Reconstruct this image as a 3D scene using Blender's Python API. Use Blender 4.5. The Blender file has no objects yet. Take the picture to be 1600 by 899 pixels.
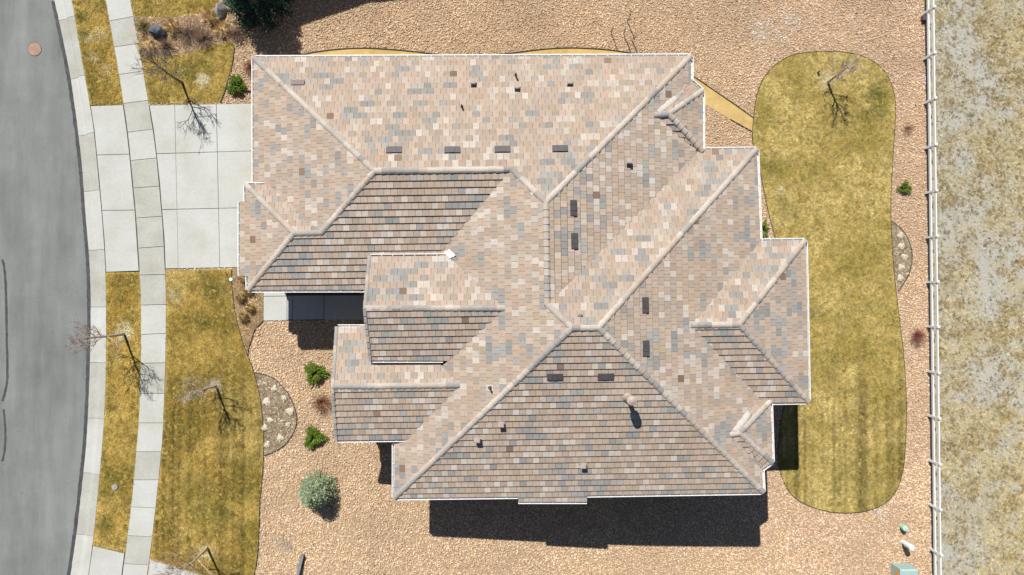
import bpy, bmesh, math, random
import numpy as np
from mathutils import Vector, Matrix
random.seed(7); rng = np.random.default_rng(11)
scene = bpy.context.scene
COL = scene.collection

# ------------------------------------------------------------------ camera, world, sun, exposure
H = 40.0; F = 1085.0; NX, NY = 797.33, 463.61; TH = 0.01434      # drone height, focal length in px, nadir pixel, house rotation
_n = Vector(((NX-800)/F, -(NY-449.5)/F, -1)).normalized()
ZC = -_n; XC = Vector((0, 1, 0)).cross(ZC).normalized(); YC = ZC.cross(XC)
RINV = Matrix((XC, YC, ZC))                                       # camera space -> world
cam_d = bpy.data.cameras.new('camera'); cam = bpy.data.objects.new('camera', cam_d); COL.objects.link(cam)
cam_d.sensor_width = 36; cam_d.lens = F/1600*36; cam_d.clip_end = 2000; cam_d.clip_start = 0.5
cam.matrix_world = Matrix.Translation((0, 0, H)) @ RINV.to_4x4()
scene.camera = cam
SUN_AZ, SUN_EL = 0.40, math.radians(50.6)
sdir = Vector((math.sin(SUN_AZ)*math.cos(SUN_EL), -math.cos(SUN_AZ)*math.cos(SUN_EL), -math.sin(SUN_EL)))
world = bpy.data.worlds.new('World'); scene.world = world; world.use_nodes = True
wn = world.node_tree.nodes; wn.clear()
sky = wn.new('ShaderNodeTexSky'); sky.sky_type = 'NISHITA'; sky.sun_disc = False
sky.sun_elevation = SUN_EL; sky.sun_rotation = -SUN_AZ; sky.air_density = 1.0; sky.dust_density = 0.6; sky.ozone_density = 4.0
bg = wn.new('ShaderNodeBackground'); bg.inputs[1].default_value = 0.05
wo = wn.new('ShaderNodeOutputWorld')
world.node_tree.links.new(sky.outputs[0], bg.inputs[0]); world.node_tree.links.new(bg.outputs[0], wo.inputs[0])
sl = bpy.data.lights.new('sun', 'SUN'); sl.energy = 5.0; sl.angle = math.radians(0.5); sl.color = (1.0, 0.955, 0.88)
so = bpy.data.objects.new('sun', sl); COL.objects.link(so); so.rotation_euler = sdir.to_track_quat('-Z', 'Y').to_euler(); so.location = (-20, 40, 60)
scene.view_settings.view_transform = 'Standard'; scene.view_settings.look = 'None'
scene.view_settings.exposure = 0.30; scene.view_settings.gamma = 1.0
scene.render.engine = 'CYCLES'

# ------------------------------------------------------------------ pixel <-> world helpers
def ray(px, py): return RINV @ Vector(((px-800)/F, -(py-449.5)/F, -1))
def unp(px, py, z):
    w = ray(px, py); t = (z-H)/w.z
    return Vector((w.x*t, w.y*t, z))
def proj(P):
    v = RINV.transposed() @ (Vector(P)-Vector((0, 0, H)))
    return (800+F*v.x/-v.z, 449.5-F*v.y/-v.z)
KX = [-8.2, -7.2, -6.0, -4.0, -1.0, 2.2, 6.0, 9.0, 12.0, 15.0, 18.0]     # the lot falls away to the back
KZ = [0.0, -0.2, -0.42, -0.68, -1.15, -1.65, -2.2, -2.5, -2.72, -2.85, -2.9]
def gz(x): return float(np.interp(x, KX, KZ))
def G(px, py, off=0.0):
    z = 0.0
    for _ in range(12):
        p = unp(px, py, z+off); z = gz(p.x)
    return Vector((p.x, p.y, z+off))
def smooth(pts, n=6, closed=False):
    out = []; m = len(pts); P = [Vector((a[0], a[1])) for a in pts]
    for i in range(m if closed else m-1):
        if closed: a, b, c, d = P[i-1], P[i], P[(i+1) % m], P[(i+2) % m]
        else: a, b, c, d = P[max(i-1, 0)], P[i], P[i+1], P[min(i+2, m-1)]
        for k in range(n):
            t = k/n
            q = 0.5*((2*b)+(c-a)*t+(2*a-5*b+4*c-d)*t*t+(3*b-a-3*c+d)*t*t*t)
            out.append((q.x, q.y))
    if not closed: out.append((P[-1].x, P[-1].y))
    return out
def pip(X, Y, poly):
    inside = np.zeros(len(X), bool); n = len(poly)
    for i in range(n):
        x1, y1 = poly[i][0], poly[i][1]; x2, y2 = poly[(i+1) % n][0], poly[(i+1) % n][1]
        if y1 == y2: continue
        c = ((Y < y1) != (Y < y2)) & (X < (x2-x1)*(Y-y1)/(y2-y1)+x1)
        inside ^= c
    return inside
def vnoise(X, Y, sc, seed):
    r = np.random.default_rng(seed); T = r.random((128, 128))
    x = X*sc+500.3; y = Y*sc+500.7; xi = np.floor(x).astype(int); yi = np.floor(y).astype(int)
    fx = x-xi; fy = y-yi; fx = fx*fx*(3-2*fx); fy = fy*fy*(3-2*fy)
    g = lambda a, b: T[a % 128, b % 128]
    return (g(xi, yi)*(1-fx)+g(xi+1, yi)*fx)*(1-fy)+(g(xi, yi+1)*(1-fx)+g(xi+1, yi+1)*fx)*fy
def fbm(X, Y, sc, seed): return (vnoise(X, Y, sc, seed)+.5*vnoise(X, Y, sc*2.1, seed+1)+.25*vnoise(X, Y, sc*4.3, seed+2))/1.75

# ------------------------------------------------------------------ materials
def new_mat(name, rough=0.85, spec=0.3):
    m = bpy.data.materials.new(name); m.use_nodes = True; nt = m.node_tree; nt.nodes.clear()
    o = nt.nodes.new('ShaderNodeOutputMaterial'); b = nt.nodes.new('ShaderNodeBsdfPrincipled')
    b.inputs['Roughness'].default_value = rough; b.inputs['Specular IOR Level'].default_value = spec
    nt.links.new(b.outputs[0], o.inputs[0])
    return m, nt, b
def noise(nt, scale, detail=4, rough=0.6, vec=None):
    n = nt.nodes.new('ShaderNodeTexNoise'); n.inputs['Scale'].default_value = scale; n.inputs['Detail'].default_value = detail; n.inputs['Roughness'].default_value = rough
    if vec is not None: nt.links.new(vec, n.inputs['Vector'])
    return n
def ramp(nt, fac, stops):
    r = nt.nodes.new('ShaderNodeValToRGB'); e = r.color_ramp.elements
    while len(e) < len(stops): e.new(0.5)
    for k, (p, c) in enumerate(stops): e[k].position = p; e[k].color = (*c, 1)
    nt.links.new(fac, r.inputs[0]); return r.outputs[0]
def mix(nt, a, b, fac, mode='MIX'):
    m = nt.nodes.new('ShaderNodeMix'); m.data_type = 'RGBA'; m.blend_type = mode
    for sock, v in ((m.inputs[0], fac), (m.inputs[6], a), (m.inputs[7], b)):
        if hasattr(v, 'is_linked'): nt.links.new(v, sock)
        else: sock.default_value = v if isinstance(v, float) else (*v, 1)
    return m.outputs[2]
def bump(nt, b, h, st, dist=0.02):
    n = nt.nodes.new('ShaderNodeBump'); n.inputs['Strength'].default_value = st; n.inputs['Distance'].default_value = dist
    nt.links.new(h, n.inputs['Height']); nt.links.new(n.outputs[0], b.inputs['Normal'])
def coords(nt):
    return nt.nodes.new('ShaderNodeNewGeometry').outputs['Position']
def noisy(name, stops, scale, fine=None, rough=0.9, spec=0.2, bmp=0.3, detail=5, fine_amt=0.35):
    m, nt, b = new_mat(name, rough, spec); pos = coords(nt)
    n = noise(nt, scale, detail, 0.6, pos); c = ramp(nt, n.outputs[0], stops)
    if fine:
        f = noise(nt, fine, 3, 0.7, pos); fc = ramp(nt, f.outputs[0], [(0.3, (0.45,)*3), (0.7, (1.0,)*3)])
        c = mix(nt, c, fc, fine_amt, 'MULTIPLY'); bump(nt, b, f.outputs[0], bmp)
    nt.links.new(c, b.inputs['Base Color']); return m
def plain(name, col, rough=0.6, spec=0.3, var=0.12, scale=6.0, metal=0.0):
    m, nt, b = new_mat(name, rough, spec); b.inputs['Metallic'].default_value = metal
    n = noise(nt, scale, 4, 0.6, coords(nt))
    lo = tuple(c*(1-var) for c in col); hi = tuple(min(1, c*(1+var)) for c in col)
    nt.links.new(ramp(nt, n.outputs[0], [(0.3, lo), (0.7, hi)]), b.inputs['Base Color']); return m
def attr_mat(name, kind='GEOMETRY', rough=0.9, spec=0.15, fine=20.0, amt=0.5, trans=0.0, streak=False):
    m, nt, b = new_mat(name, rough, spec)
    a = nt.nodes.new('ShaderNodeAttribute'); a.attribute_name = 'col'; a.attribute_type = kind
    f = noise(nt, fine, 4, 0.7, coords(nt)); fc = ramp(nt, f.outputs[0], [(0.28, (0.55,)*3), (0.72, (1.0,)*3)])
    c = mix(nt, a.outputs['Color'], fc, amt, 'MULTIPLY'); nt.links.new(c, b.inputs['Base Color'])
    if streak: bump(nt, b, f.outputs[0], 0.25, 0.01)
    return m
M = {}
M['tile'] = attr_mat('concrete_roof_tile', fine=9.0, amt=0.55, rough=0.8, spec=0.25, streak=True)
M['gravel_stone'] = attr_mat('gravel_stone', 'INSTANCER', fine=25, amt=0.3, rough=0.85)
M['blade'] = attr_mat('dormant_blade', 'INSTANCER', fine=12, amt=0.25, rough=0.8)
M['leaf'] = attr_mat('needle_leaf', fine=14, amt=0.4, rough=0.7, spec=0.3)
M['twig'] = attr_mat('bark_twig', fine=18, amt=0.5, rough=0.85)
M['deck'] = plain('roof_underlay', (0.05, 0.045, 0.042), 0.9)
M['wall'] = noisy('stucco_wall', [(0.3, (0.42, 0.35, 0.27)), (0.7, (0.50, 0.42, 0.33))], 1.5, 60, bmp=0.2)
M['white_metal'] = plain('white_painted_metal', (0.78, 0.78, 0.77), 0.45, 0.4, 0.05)
M['dark_metal'] = plain('dark_vent_metal', (0.075, 0.068, 0.075), 0.6, 0.4, 0.2)
M['vent_tan'] = plain('tan_vent_metal', (0.40, 0.33, 0.29), 0.6, 0.3, 0.12)
M['vent_grey'] = plain('grey_vent_metal', (0.20, 0.155, 0.14), 0.6, 0.3, 0.12)
M['concrete'] = noisy('concrete', [(0.25, (0.42, 0.415, 0.35)), (0.42, (0.475, 0.478, 0.44)), (0.58, (0.505, 0.515, 0.49)), (0.75, (0.535, 0.55, 0.53))], 0.5, 7, bmp=0.12, fine_amt=0.22, detail=8)
M['concrete_old'] = noisy('weathered_concrete', [(0.25, (0.37, 0.36, 0.305)), (0.5, (0.425, 0.425, 0.38)), (0.78, (0.49, 0.495, 0.46))], 0.8, 7, bmp=0.12, fine_amt=0.28, detail=8)
M['vinyl'] = plain('white_vinyl', (0.72, 0.75, 0.76), 0.45, 0.4, 0.06)
M['edging'] = plain('dark_steel_edging', (0.045, 0.05, 0.04), 0.6, 0.3, 0.3)
M['tar'] = noisy('tar_sealant', [(0.3, (0.05, 0.052, 0.055)), (0.7, (0.095, 0.095, 0.10))], 3, 40, rough=0.7)
M['soil'] = noisy('mulch_soil', [(0.3, (0.16, 0.12, 0.075)), (0.5, (0.28, 0.215, 0.145)), (0.72, (0.38, 0.31, 0.22))], 2.6, 22, bmp=0.6, fine_amt=0.6)
M['bed_soil'] = noisy('planting_bed_soil', [(0.3, (0.20, 0.14, 0.07)), (0.5, (0.32, 0.22, 0.12)), (0.72, (0.42, 0.30, 0.17))], 2.6, 22, bmp=0.6, fine_amt=0.6)
M['joint'] = plain('joint_dirt', (0.10, 0.095, 0.085), 0.95)
M['path'] = noisy('crusher_fines', [(0.3, (0.47, 0.32, 0.12)), (0.7, (0.62, 0.45, 0.19))], 1.6, 14, bmp=0.3, fine_amt=0.3, detail=8)
M['gravel_base'] = noisy('gravel_underlayer', [(0.3, (0.38, 0.27, 0.17)), (0.7, (0.54, 0.40, 0.27))], 9.0, 38, bmp=0.6, fine_amt=0.6)
M['lawn_base'] = noisy('dormant_turf', [(0.28, (0.24, 0.18, 0.04)), (0.5, (0.40, 0.29, 0.075)), (0.72, (0.52, 0.40, 0.12))], 1.4, 26, bmp=0.6, fine_amt=0.55)
M['field'] = noisy('dry_field_soil', [(0.25, (0.36, 0.31, 0.20)), (0.42, (0.46, 0.41, 0.29)), (0.55, (0.46, 0.445, 0.40)), (0.75, (0.52, 0.46, 0.32))], 0.42, 11, bmp=0.8, fine_amt=0.7, detail=8)
def asphalt():
    m, nt, b = new_mat('asphalt', 0.9, 0.25); pos = coords(nt)
    mp = nt.nodes.new('ShaderNodeMapping'); mp.inputs['Scale'].default_value = (0.9, 0.12, 1); nt.links.new(pos, mp.inputs[0])
    n = noise(nt, 1.0, 5, 0.6, mp.outputs[0]); c = ramp(nt, n.outputs[0], [(0.3, (0.165, 0.174, 0.170)), (0.7, (0.258, 0.268, 0.260))])
    n2 = noise(nt, 0.5, 5, 0.6, pos); c = mix(nt, c, ramp(nt, n2.outputs[0], [(0.35, (0.8,)*3), (0.65, (1.08,)*3)]), 0.6, 'MULTIPLY')
    n3 = noise(nt, 5.0, 2, 0.5, pos); c = mix(nt, c, ramp(nt, n3.outputs[0], [(0.22, (0.45,)*3), (0.25, (1.0,)*3)]), 0.8, 'MULTIPLY')
    f = noise(nt, 22, 4, 0.75, pos); c = mix(nt, c, ramp(nt, f.outputs[0], [(0.3, (0.5,)*3), (0.7, (1.15,)*3)]), 0.6, 'MULTIPLY')
    nt.links.new(c, b.inputs['Base Color']); bump(nt, b, f.outputs[0], 0.3, 0.01); return m
M['asphalt'] = asphalt()
def rock_mat(name, a, b_):
    return noisy(name, [(0.3, a), (0.7, b_)], 3.0, 14, bmp=0.6, fine_amt=0.5)
M['boulder_dark'] = rock_mat('slate_rock', (0.06, 0.075, 0.10), (0.15, 0.17, 0.20))
M['boulder_grey'] = rock_mat('grey_rock', (0.28, 0.28, 0.28), (0.45, 0.44, 0.42))
M['manhole'] = noisy('rusty_cast_iron', [(0.3, (0.36, 0.23, 0.17)), (0.7, (0.46, 0.31, 0.24))], 4, 40, bmp=0.3)
M['box_green'] = plain('pale_green_enamel', (0.33, 0.46, 0.44), 0.5, 0.4, 0.06)
M['ped_green'] = plain('mint_plastic', (0.36, 0.60, 0.48), 0.5, 0.4, 0.06)
M['ped_white'] = plain('white_plastic', (0.74, 0.80, 0.78), 0.5, 0.4, 0.05)
M['orange'] = plain('orange_sticker', (0.80, 0.30, 0.02), 0.5, 0.3, 0.05)
M['timber'] = noisy('weathered_timber', [(0.3, (0.16, 0.16, 0.17)), (0.7, (0.28, 0.28, 0.29))], 5, 40)
M['neighbour_roof'] = noisy('brown_roof', [(0.3, (0.2, 0.15, 0.12)), (0.7, (0.32, 0.25, 0.2))], 3, 20)

# ------------------------------------------------------------------ object helpers
def tag(o, label=None, cat=None, group=None, kind=None):
    if label: o['label'] = label
    if cat: o['category'] = cat
    if group: o['group'] = group
    if kind: o['kind'] = kind
    return o
def link(name, me, mat, parent=None):
    if mat is not None: me.materials.append(mat)
    o = bpy.data.objects.new(name, me); COL.objects.link(o)
    if parent is not None:
        o.parent = parent; o.matrix_parent_inverse = parent.matrix_world.inverted() if False else Matrix.Translation(-Vector(parent.get('base', (0, 0, 0))))
    return o
def empty(name, loc, label, cat, group=None):
    o = bpy.data.objects.new(name, None); COL.objects.link(o); o.location = loc; o['base'] = tuple(loc); o.empty_display_size = 0.3
    return tag(o, label, cat, group)
def pyd(name, v, f, mat, parent=None, cols=None, smooth_=False):
    me = bpy.data.meshes.new(name); me.from_pydata([tuple(a) for a in v], [], f); me.update()
    if cols is not None:                                           # one colour per face
        at = me.color_attributes.new('col', 'FLOAT_COLOR', 'CORNER'); buf = []
        for p, c in zip(me.polygons, cols): buf += [c[0], c[1], c[2], 1.0]*p.loop_total
        at.data.foreach_set('color', buf)
    if smooth_: me.polygons.foreach_set('use_smooth', [True]*len(me.polygons))
    return link(name, me, mat, parent)
class MB:
    def __init__(s): s.v = []; s.f = []; s.c = []
    def add(s, v, f, c=(1, 1, 1)):
        o = len(s.v); s.v += [Vector(a) for a in v]; s.f += [tuple(i+o for i in q) for q in f]; s.c += [c]*len(f)
    def box(s, c, x, y, z, hx, hy, hz, col=(1, 1, 1)):             # centre, axes, half sizes
        c = Vector(c); P = [c+x*(a*hx)+y*(b*hy)+z*(d*hz) for d in (-1, 1) for b in (-1, 1) for a in (-1, 1)]
        s.add(P, [(0, 2, 3, 1), (4, 5, 7, 6), (0, 1, 5, 4), (2, 6, 7, 3), (0, 4, 6, 2), (1, 3, 7, 5)], col)
    def tube(s, pts, rad, n=6, col=(1, 1, 1), cap=True):
        pts = [Vector(p) for p in pts]; rings = []; up = None
        for i, p in enumerate(pts):
            d = (pts[min(i+1, len(pts)-1)]-pts[max(i-1, 0)]); d = d.normalized() if d.length > 1e-9 else Vector((0, 0, 1))
            a = d.orthogonal().normalized() if up is None else (up-d*up.dot(d)).normalized(); up = a; b = d.cross(a)
            rings.append([p+(a*math.cos(2*math.pi*k/n)+b*math.sin(2*math.pi*k/n))*rad[i] for k in range(n)])
        v = [q for r in rings for q in r]; f = []
        for i in range(len(rings)-1):
            for k in range(n): f.append((i*n+k, i*n+(k+1) % n, (i+1)*n+(k+1) % n, (i+1)*n+k))
        if cap: f.append(tuple(range(n))[::-1]); f.append(tuple((len(rings)-1)*n+k for k in range(n)))
        s.add(v, f, col)
    def build(s, name, mat, parent=None, smooth_=False, colours=False):
        return pyd(name, s.v, s.f, mat, parent, s.c if colours else None, smooth_)
EX, EY, EZ = Vector((1, 0, 0)), Vector((0, 1, 0)), Vector((0, 0, 1))

def sheet(name, pix, off, mat, kind='structure', parent=None, world_xy=False):
    """a ground sheet following the terrain; pix: pixel outline"""
    P = [Vector((p[0], p[1], 0)) for p in pix] if world_xy else [G(*p) for p in pix]
    bm = bmesh.new(); vs = [bm.verts.new((p.x, p.y, 0)) for p in P]
    bm.faces.new(vs); bmesh.ops.triangulate(bm, faces=bm.faces[:])
    for k in KX:
        bmesh.ops.bisect_plane(bm, geom=bm.verts[:]+bm.edges[:]+bm.faces[:], plane_co=(k, 0, 0), plane_no=(1, 0, 0), dist=1e-5)
    for v in bm.verts: v.co.z = gz(v.co.x)+off
    bmesh.ops.recalc_face_normals(bm, faces=bm.faces[:])
    if sum(f.normal.z for f in bm.faces) < 0: bmesh.ops.reverse_faces(bm, faces=bm.faces[:])
    me = bpy.data.meshes.new(name); bm.to_mesh(me); bm.free()
    o = link(name, me, mat, parent)
    if kind and parent is None: tag(o, kind=kind)
    return o
def wpoly(pix): return [tuple(G(*p)[:2]) for p in pix]

def scatter(name, pts, rot, scl, col, template, mat_name, label, cat):
    """points carrying rotation, scale and colour; one instance of the template on each"""
    n = len(pts); me = bpy.data.meshes.new(name); me.vertices.add(n); me.vertices.foreach_set('co', np.asarray(pts, np.float32).ravel())
    for nm, ar in (('rot', rot), ('scl', scl)):
        a = me.attributes.new(nm, 'FLOAT_VECTOR', 'POINT'); a.data.foreach_set('vector', np.asarray(ar, np.float32).ravel())
    a = me.attributes.new('col', 'FLOAT_COLOR', 'POINT'); c4 = np.ones((n, 4), np.float32); c4[:, :3] = np.clip(col, 0.005, 0.9); a.data.foreach_set('color', c4.ravel())
    me.materials.append(M[mat_name]); o = bpy.data.objects.new(name, me); COL.objects.link(o)
    ng = bpy.data.node_groups.new(name+'_nodes', 'GeometryNodeTree')
    ng.interface.new_socket('Geometry', in_out='INPUT', socket_type='NodeSocketGeometry'); ng.interface.new_socket('Geometry', in_out='OUTPUT', socket_type='NodeSocketGeometry')
    N = ng.nodes; L = ng.links; gi = N.new('NodeGroupInput'); go = N.new('NodeGroupOutput')
    ip = N.new('GeometryNodeInstanceOnPoints'); oi = N.new('GeometryNodeObjectInfo'); oi.inputs['Object'].default_value = template
    r = N.new('GeometryNodeInputNamedAttribute'); r.data_type = 'FLOAT_VECTOR'; r.inputs['Name'].default_value = 'rot'
    s = N.new('GeometryNodeInputNamedAttribute'); s.data_type = 'FLOAT_VECTOR'; s.inputs['Name'].default_value = 'scl'
    L.new(gi.outputs[0], ip.inputs['Points']); L.new(oi.outputs['Geometry'], ip.inputs['Instance'])
    L.new(r.outputs[0], ip.inputs['Rotation']); L.new(s.outputs[0], ip.inputs['Scale']); L.new(ip.outputs[0], go.inputs[0])
    md = o.modifiers.new('scatter', 'NODES'); md.node_group = ng
    return tag(o, label, cat, None, 'stuff')
def template(name, v, f, mat):
    me = bpy.data.meshes.new(name); me.from_pydata([tuple(a) for a in v], [], f); me.materials.append(mat)
    return bpy.data.objects.new(name, me)

# ------------------------------------------------------------------ roof planes of the house: z = c - m * (n . xy)
cth, sth = math.cos(TH), math.sin(TH)
DIR = {'E': Vector((cth, sth)), 'W': Vector((-cth, -sth)), 'N': Vector((-sth, cth)), 'S': Vector((sth, -cth))}
PL = {'gN': ('N', 8.627, 0.3668), 'gW': ('W', 8.663, 0.3544), 'gS': ('S', 4.140, 0.3594), 'bW': ('W', 9.318, 0.3709), 'bN': ('N', 6.633, 0.3924),
      'cW': ('W', 6.304, 0.3877), 'eE': ('E', 7.638, 0.3708), 'mN': ('N', 6.830, 0.3877), 'mE': ('E', 9.045, 0.3956), 'mS': ('S', 8.022, 0.3974),
      'pN': ('N', 4.907, 0.3796), 'pE': ('E', 10.021, 0.3985), 'pS': ('S', 6.105, 0.3909), 'nN': ('N', 5.961, 0.4185), 'nS': ('S', 6.436, 0.4244),
      'lN': ('N', 3.603, 0.3900), 'lS': ('S', 6.995, 0.3841)}
def prow(k):
    if isinstance(k, (int, float)): return (0, 0, 1), k
    d, c, m = PL[k]; n = DIR[d]; return (m*n.x, m*n.y, 1), c
def X(a, b, c):
    r = [prow(k) for k in (a, b, c)]
    return Matrix([q[0] for q in r]).inverted() @ Vector([q[1] for q in r])
def on(k, px, py):
    n, c = prow(k); n = Vector(n); w = ray(px, py); o = Vector((0, 0, H))
    return o+w*((c-n.dot(o))/n.dot(w))

FACES = {
 'gN': [X('gN', 'gW', 4.01), X('gN', 'eE', 4.10), X('gN', 'cW', 'eE'), X('gN', 'gS', 'cW'), X('gN', 'gW', 'gS')],
 'gW': [X('gN', 'gW', 4.01), X('gN', 'gW', 'gS'), X('gS', 'gW', 'bN'), X('bN', 'gW', 4.31), on('gW', 398, 300)],
 'bN': [X('bN', 'bW', 4.31), X('gS', 'bW', 'bN'), X('gS', 'gW', 'bN'), X('bN', 'gW', 4.31)],
 'bW': [X('bN', 'bW', 4.31), on('bW', 385, 315), on('bW', 376, 315), on('bW', 376, 432), on('bW', 388, 432), X('gS', 'bW', 4.34), X('gS', 'bW', 'bN')],
 'gS': [X('gS', 'bW', 4.34), on('gS', 640, 452), X('gS', 'cW', 4.6), X('gN', 'gS', 'cW'), X('gN', 'gW', 'gS'), X('gS', 'gW', 'bN'), X('gS', 'bW', 'bN')],
 'cW': [X('gN', 'gS', 'cW'), X('gN', 'cW', 'eE'), X('cW', 'eE', 'mN'), X('cW', 'mN', 'mS'), X('mS', 'cW', 3.93), on('cW', 617, 690), X('lS', 'cW', 4.22),
        X('lN', 'lS', 'cW'), X('lN', 'cW', 4.95), X('nS', 'cW', 5.1), X('nN', 'nS', 'cW'), X('nN', 'cW', 5.1), X('gS', 'cW', 4.6)],
 'eE': [X('gN', 'eE', 4.10), on('eE', 1079, 126), on('eE', 1022, 180), on('eE', 1086, 233), X('eE', 'mN', 3.93), X('cW', 'eE', 'mN'), X('gN', 'cW', 'eE')],
 'mN': [X('eE', 'mN', 3.93), X('mN', 'mE', 3.93), X('mN', 'mE', 'mS'), X('cW', 'mN', 'mS'), X('cW', 'eE', 'mN')],
 'mE': [X('mN', 'mE', 3.93), X('pN', 'mE', 3.89), X('pN', 'pS', 'mE'), X('pS', 'mE', 3.95), on('mE', 1180, 626), on('mE', 1140, 679), on('mE', 1190, 733), X('mE', 'mS', 3.93), X('mN', 'mE', 'mS')],
 'mS': [X('mS', 'cW', 3.93), on('mS', 810, 775), on('mS', 810, 783), on('mS', 917, 783), on('mS', 917, 773), X('mE', 'mS', 3.93), X('mN', 'mE', 'mS'), X('cW', 'mN', 'mS')],
 'pN': [X('pN', 'mE', 3.89), X('pN', 'pE', 3.89), X('pN', 'pE', 'pS'), X('pN', 'pS', 'mE')],
 'pE': [X('pN', 'pE', 3.89), X('pE', 'pS', 3.89), X('pN', 'pE', 'pS')],
 'pS': [X('pE', 'pS', 3.89), X('pS', 'mE', 3.89), X('pN', 'pS', 'mE'), X('pN', 'pE', 'pS')],
 'nN': [on('nN', 578, 402), X('nN', 'cW', 5.1), X('nN', 'nS', 'cW'), on('nN', 571, 482)],
 'nS': [on('nS', 571, 482), X('nN', 'nS', 'cW'), X('nS', 'cW', 5.1), on('nS', 580, 562)],
 'lN': [on('lN', 527, 512), on('lN', 632, 512), X('lN', 'cW', 4.95), X('lN', 'lS', 'cW'), on('lN', 521, 604)],
 'lS': [on('lS', 521, 604), X('lN', 'lS', 'cW'), X('lS', 'cW', 4.22), on('lS', 527, 687)],
}
def bay(k, r0, ap, c1, c2, c3, c4, ze):
    R0 = on(k, *r0); A = unp(ap[0], ap[1], R0.z+0.02); C1 = on(k, *c1); C2 = unp(*c2, ze); C3 = unp(*c3, ze); C4 = on(k, *c4)
    return R0, A, C1, C2, C3, C4
BAY1 = bay('eE', (1022, 180), (1045, 178), (1079, 126), (1097, 142), (1097, 236), (1086, 234), 4.0)
BAY2 = bay('mE', (1140, 679), (1156, 677), (1180, 626), (1203, 627), (1206, 722), (1190, 733), 3.9)
for n_, (R0, A, C1, C2, C3, C4) in (('bay1', BAY1), ('bay2', BAY2)):
    FACES[n_+'a'] = [C1, C2, A]; FACES[n_+'b'] = [C2, C3, A]; FACES[n_+'c'] = [C3, C4, A]; FACES[n_+'d'] = [C1, A, R0]; FACES[n_+'e'] = [C4, R0, A]

# ------------------------------------------------------------------ setting: outlines in photo pixels
ROAD_E = [(58, -120), (72, -50), (83, 0), (96, 60), (107, 115), (118, 190), (126, 260), (132, 340), (137, 400), (139.5, 460), (139, 540), (137, 610), (133, 690), (126, 760), (118, 830), (108, 899), (95, 980), (84, 1040)]
KERB_E = [(86, -120), (100, -50), (112, 0), (126, 80), (138, 150), (146, 200), (154, 280), (161, 360), (165, 430), (166, 520), (165, 600), (161, 680), (155, 750), (147, 830), (138, 899), (125, 980), (114, 1040)]
WALK_W = [(142, -120), (155, -50), (165, 0), (172, 40), (183, 100), (193, 163), (200, 210), (207, 280), (213, 345), (218, 425), (220, 480), (220, 560), (217.5, 640), (214, 690), (208, 760), (200, 830), (191, 899), (180, 980), (170, 1040)]
WALK_E = [(182, -120), (194, -50), (204, 0), (215, 60), (224, 110), (233, 165), (243, 230), (249, 290), (255, 360), (258, 420), (260, 470), (259, 560), (256, 650), (254, 690), (246, 770), (237, 850), (230, 899), (219, 980), (209, 1040)]
def xat(line, y):
    return float(np.interp(y, [p[1] for p in line], [p[0] for p in line]))
ROAD_E, KERB_E, WALK_W, WALK_E = (smooth(l, 5) for l in (ROAD_E, KERB_E, WALK_W, WALK_E))
def seg(line, y0, y1):
    pts = [(xat(line, y0), y0)]+[p for p in line if y0 < p[1] < y1]+[(xat(line, y1), y1)]
    return pts
BACK_LAWN = smooth([(1248, 84), (1282, 81), (1322, 82), (1356, 92), (1380, 110), (1394, 137), (1399, 172), (1396, 225), (1392, 300), (1392, 350), (1396, 420), (1405, 500), (1412, 560), (1416, 640), (1414, 700), (1409, 742), (1395, 774), (1370, 793), (1335, 801), (1300, 800), (1268, 792), (1240, 776), (1223, 750), (1216, 715), (1220, 660), (1228, 610), (1222, 520), (1218, 440), (1212, 380), (1200, 330), (1186, 262), (1176, 222), (1178, 178), (1186, 137), (1205, 107), (1228, 91)], 5, True)
BACK_BED = [(1393, 347)]+smooth([(1394, 346), (1410, 360), (1421, 380), (1425, 402), (1420, 428), (1404, 455)], 5)+[(1397, 420)]
FL_E = smooth([(362, 421), (363, 455), (370, 500), (383, 545), (397, 582), (407, 625), (412, 680), (411, 730), (406, 790), (404, 850), (397, 899), (380, 960)], 5)
FRONT_LAWN = FL_E+[(350, 960), (318, 899), (237, 873)]+[p for p in seg(WALK_E, 423, 872)][::-1]
FRONT_LAWN[-1] = (xat(WALK_E, 423), 423)
STRIP_TOP = seg(KERB_E, -110, 164)+seg(WALK_W, -110, 164)[::-1]
STRIP_LOW = seg(KERB_E, 426, 852)+seg(WALK_W, 425, 864)[::-1]
CORNER_LAWN = seg(WALK_E, 86, 162)[::-1]+smooth([(xat(WALK_E, 86), 86), (262, 88), (300, 82), (340, 70), (366, 66)], 4)[1:]+smooth([(367, 68), (362, 105), (352, 140), (344, 161)], 4)
UPPER_LAWN = seg(WALK_E, -110, 24)+smooth([(xat(WALK_E, 24), 24), (250, 28), (290, 24), (330, 15), (345, 0), (352, -40), (350, -110)], 4)[1:]
PLANT_BED = [(xat(WALK_E, 24), 24)]+smooth([(209, 25), (250, 28), (290, 24), (330, 15), (345, 0), (352, -40)], 4)[1:]+[(372, -40), (385, 20), (392, 62)]+smooth([(366, 66), (340, 70), (300, 82), (262, 88), (xat(WALK_E, 86), 86)], 4)
CRESCENT = smooth([(398, 582), (425, 590), (448, 612), (462, 642), (462, 668), (448, 692), (430, 705), (412, 712)], 5)+[(412, 680), (407, 625)]
GRASS_BED = [(362, 421), (377, 420), (389, 434), (411, 452), (411, 500), (398, 516), (390, 540), (387, 555), (383, 545), (370, 500), (363, 455)]
PATH_N = smooth([(455, 90), (490, 82), (530, 77), (575, 75.5), (640, 80), (700, 87), (760, 87), (800, 83), (850, 77), (890, 75), (930, 76.5), (965, 80), (1000, 87), (1040, 100), (1080, 118), (1112, 139), (1150, 165), (1178, 185)], 5)
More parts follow.
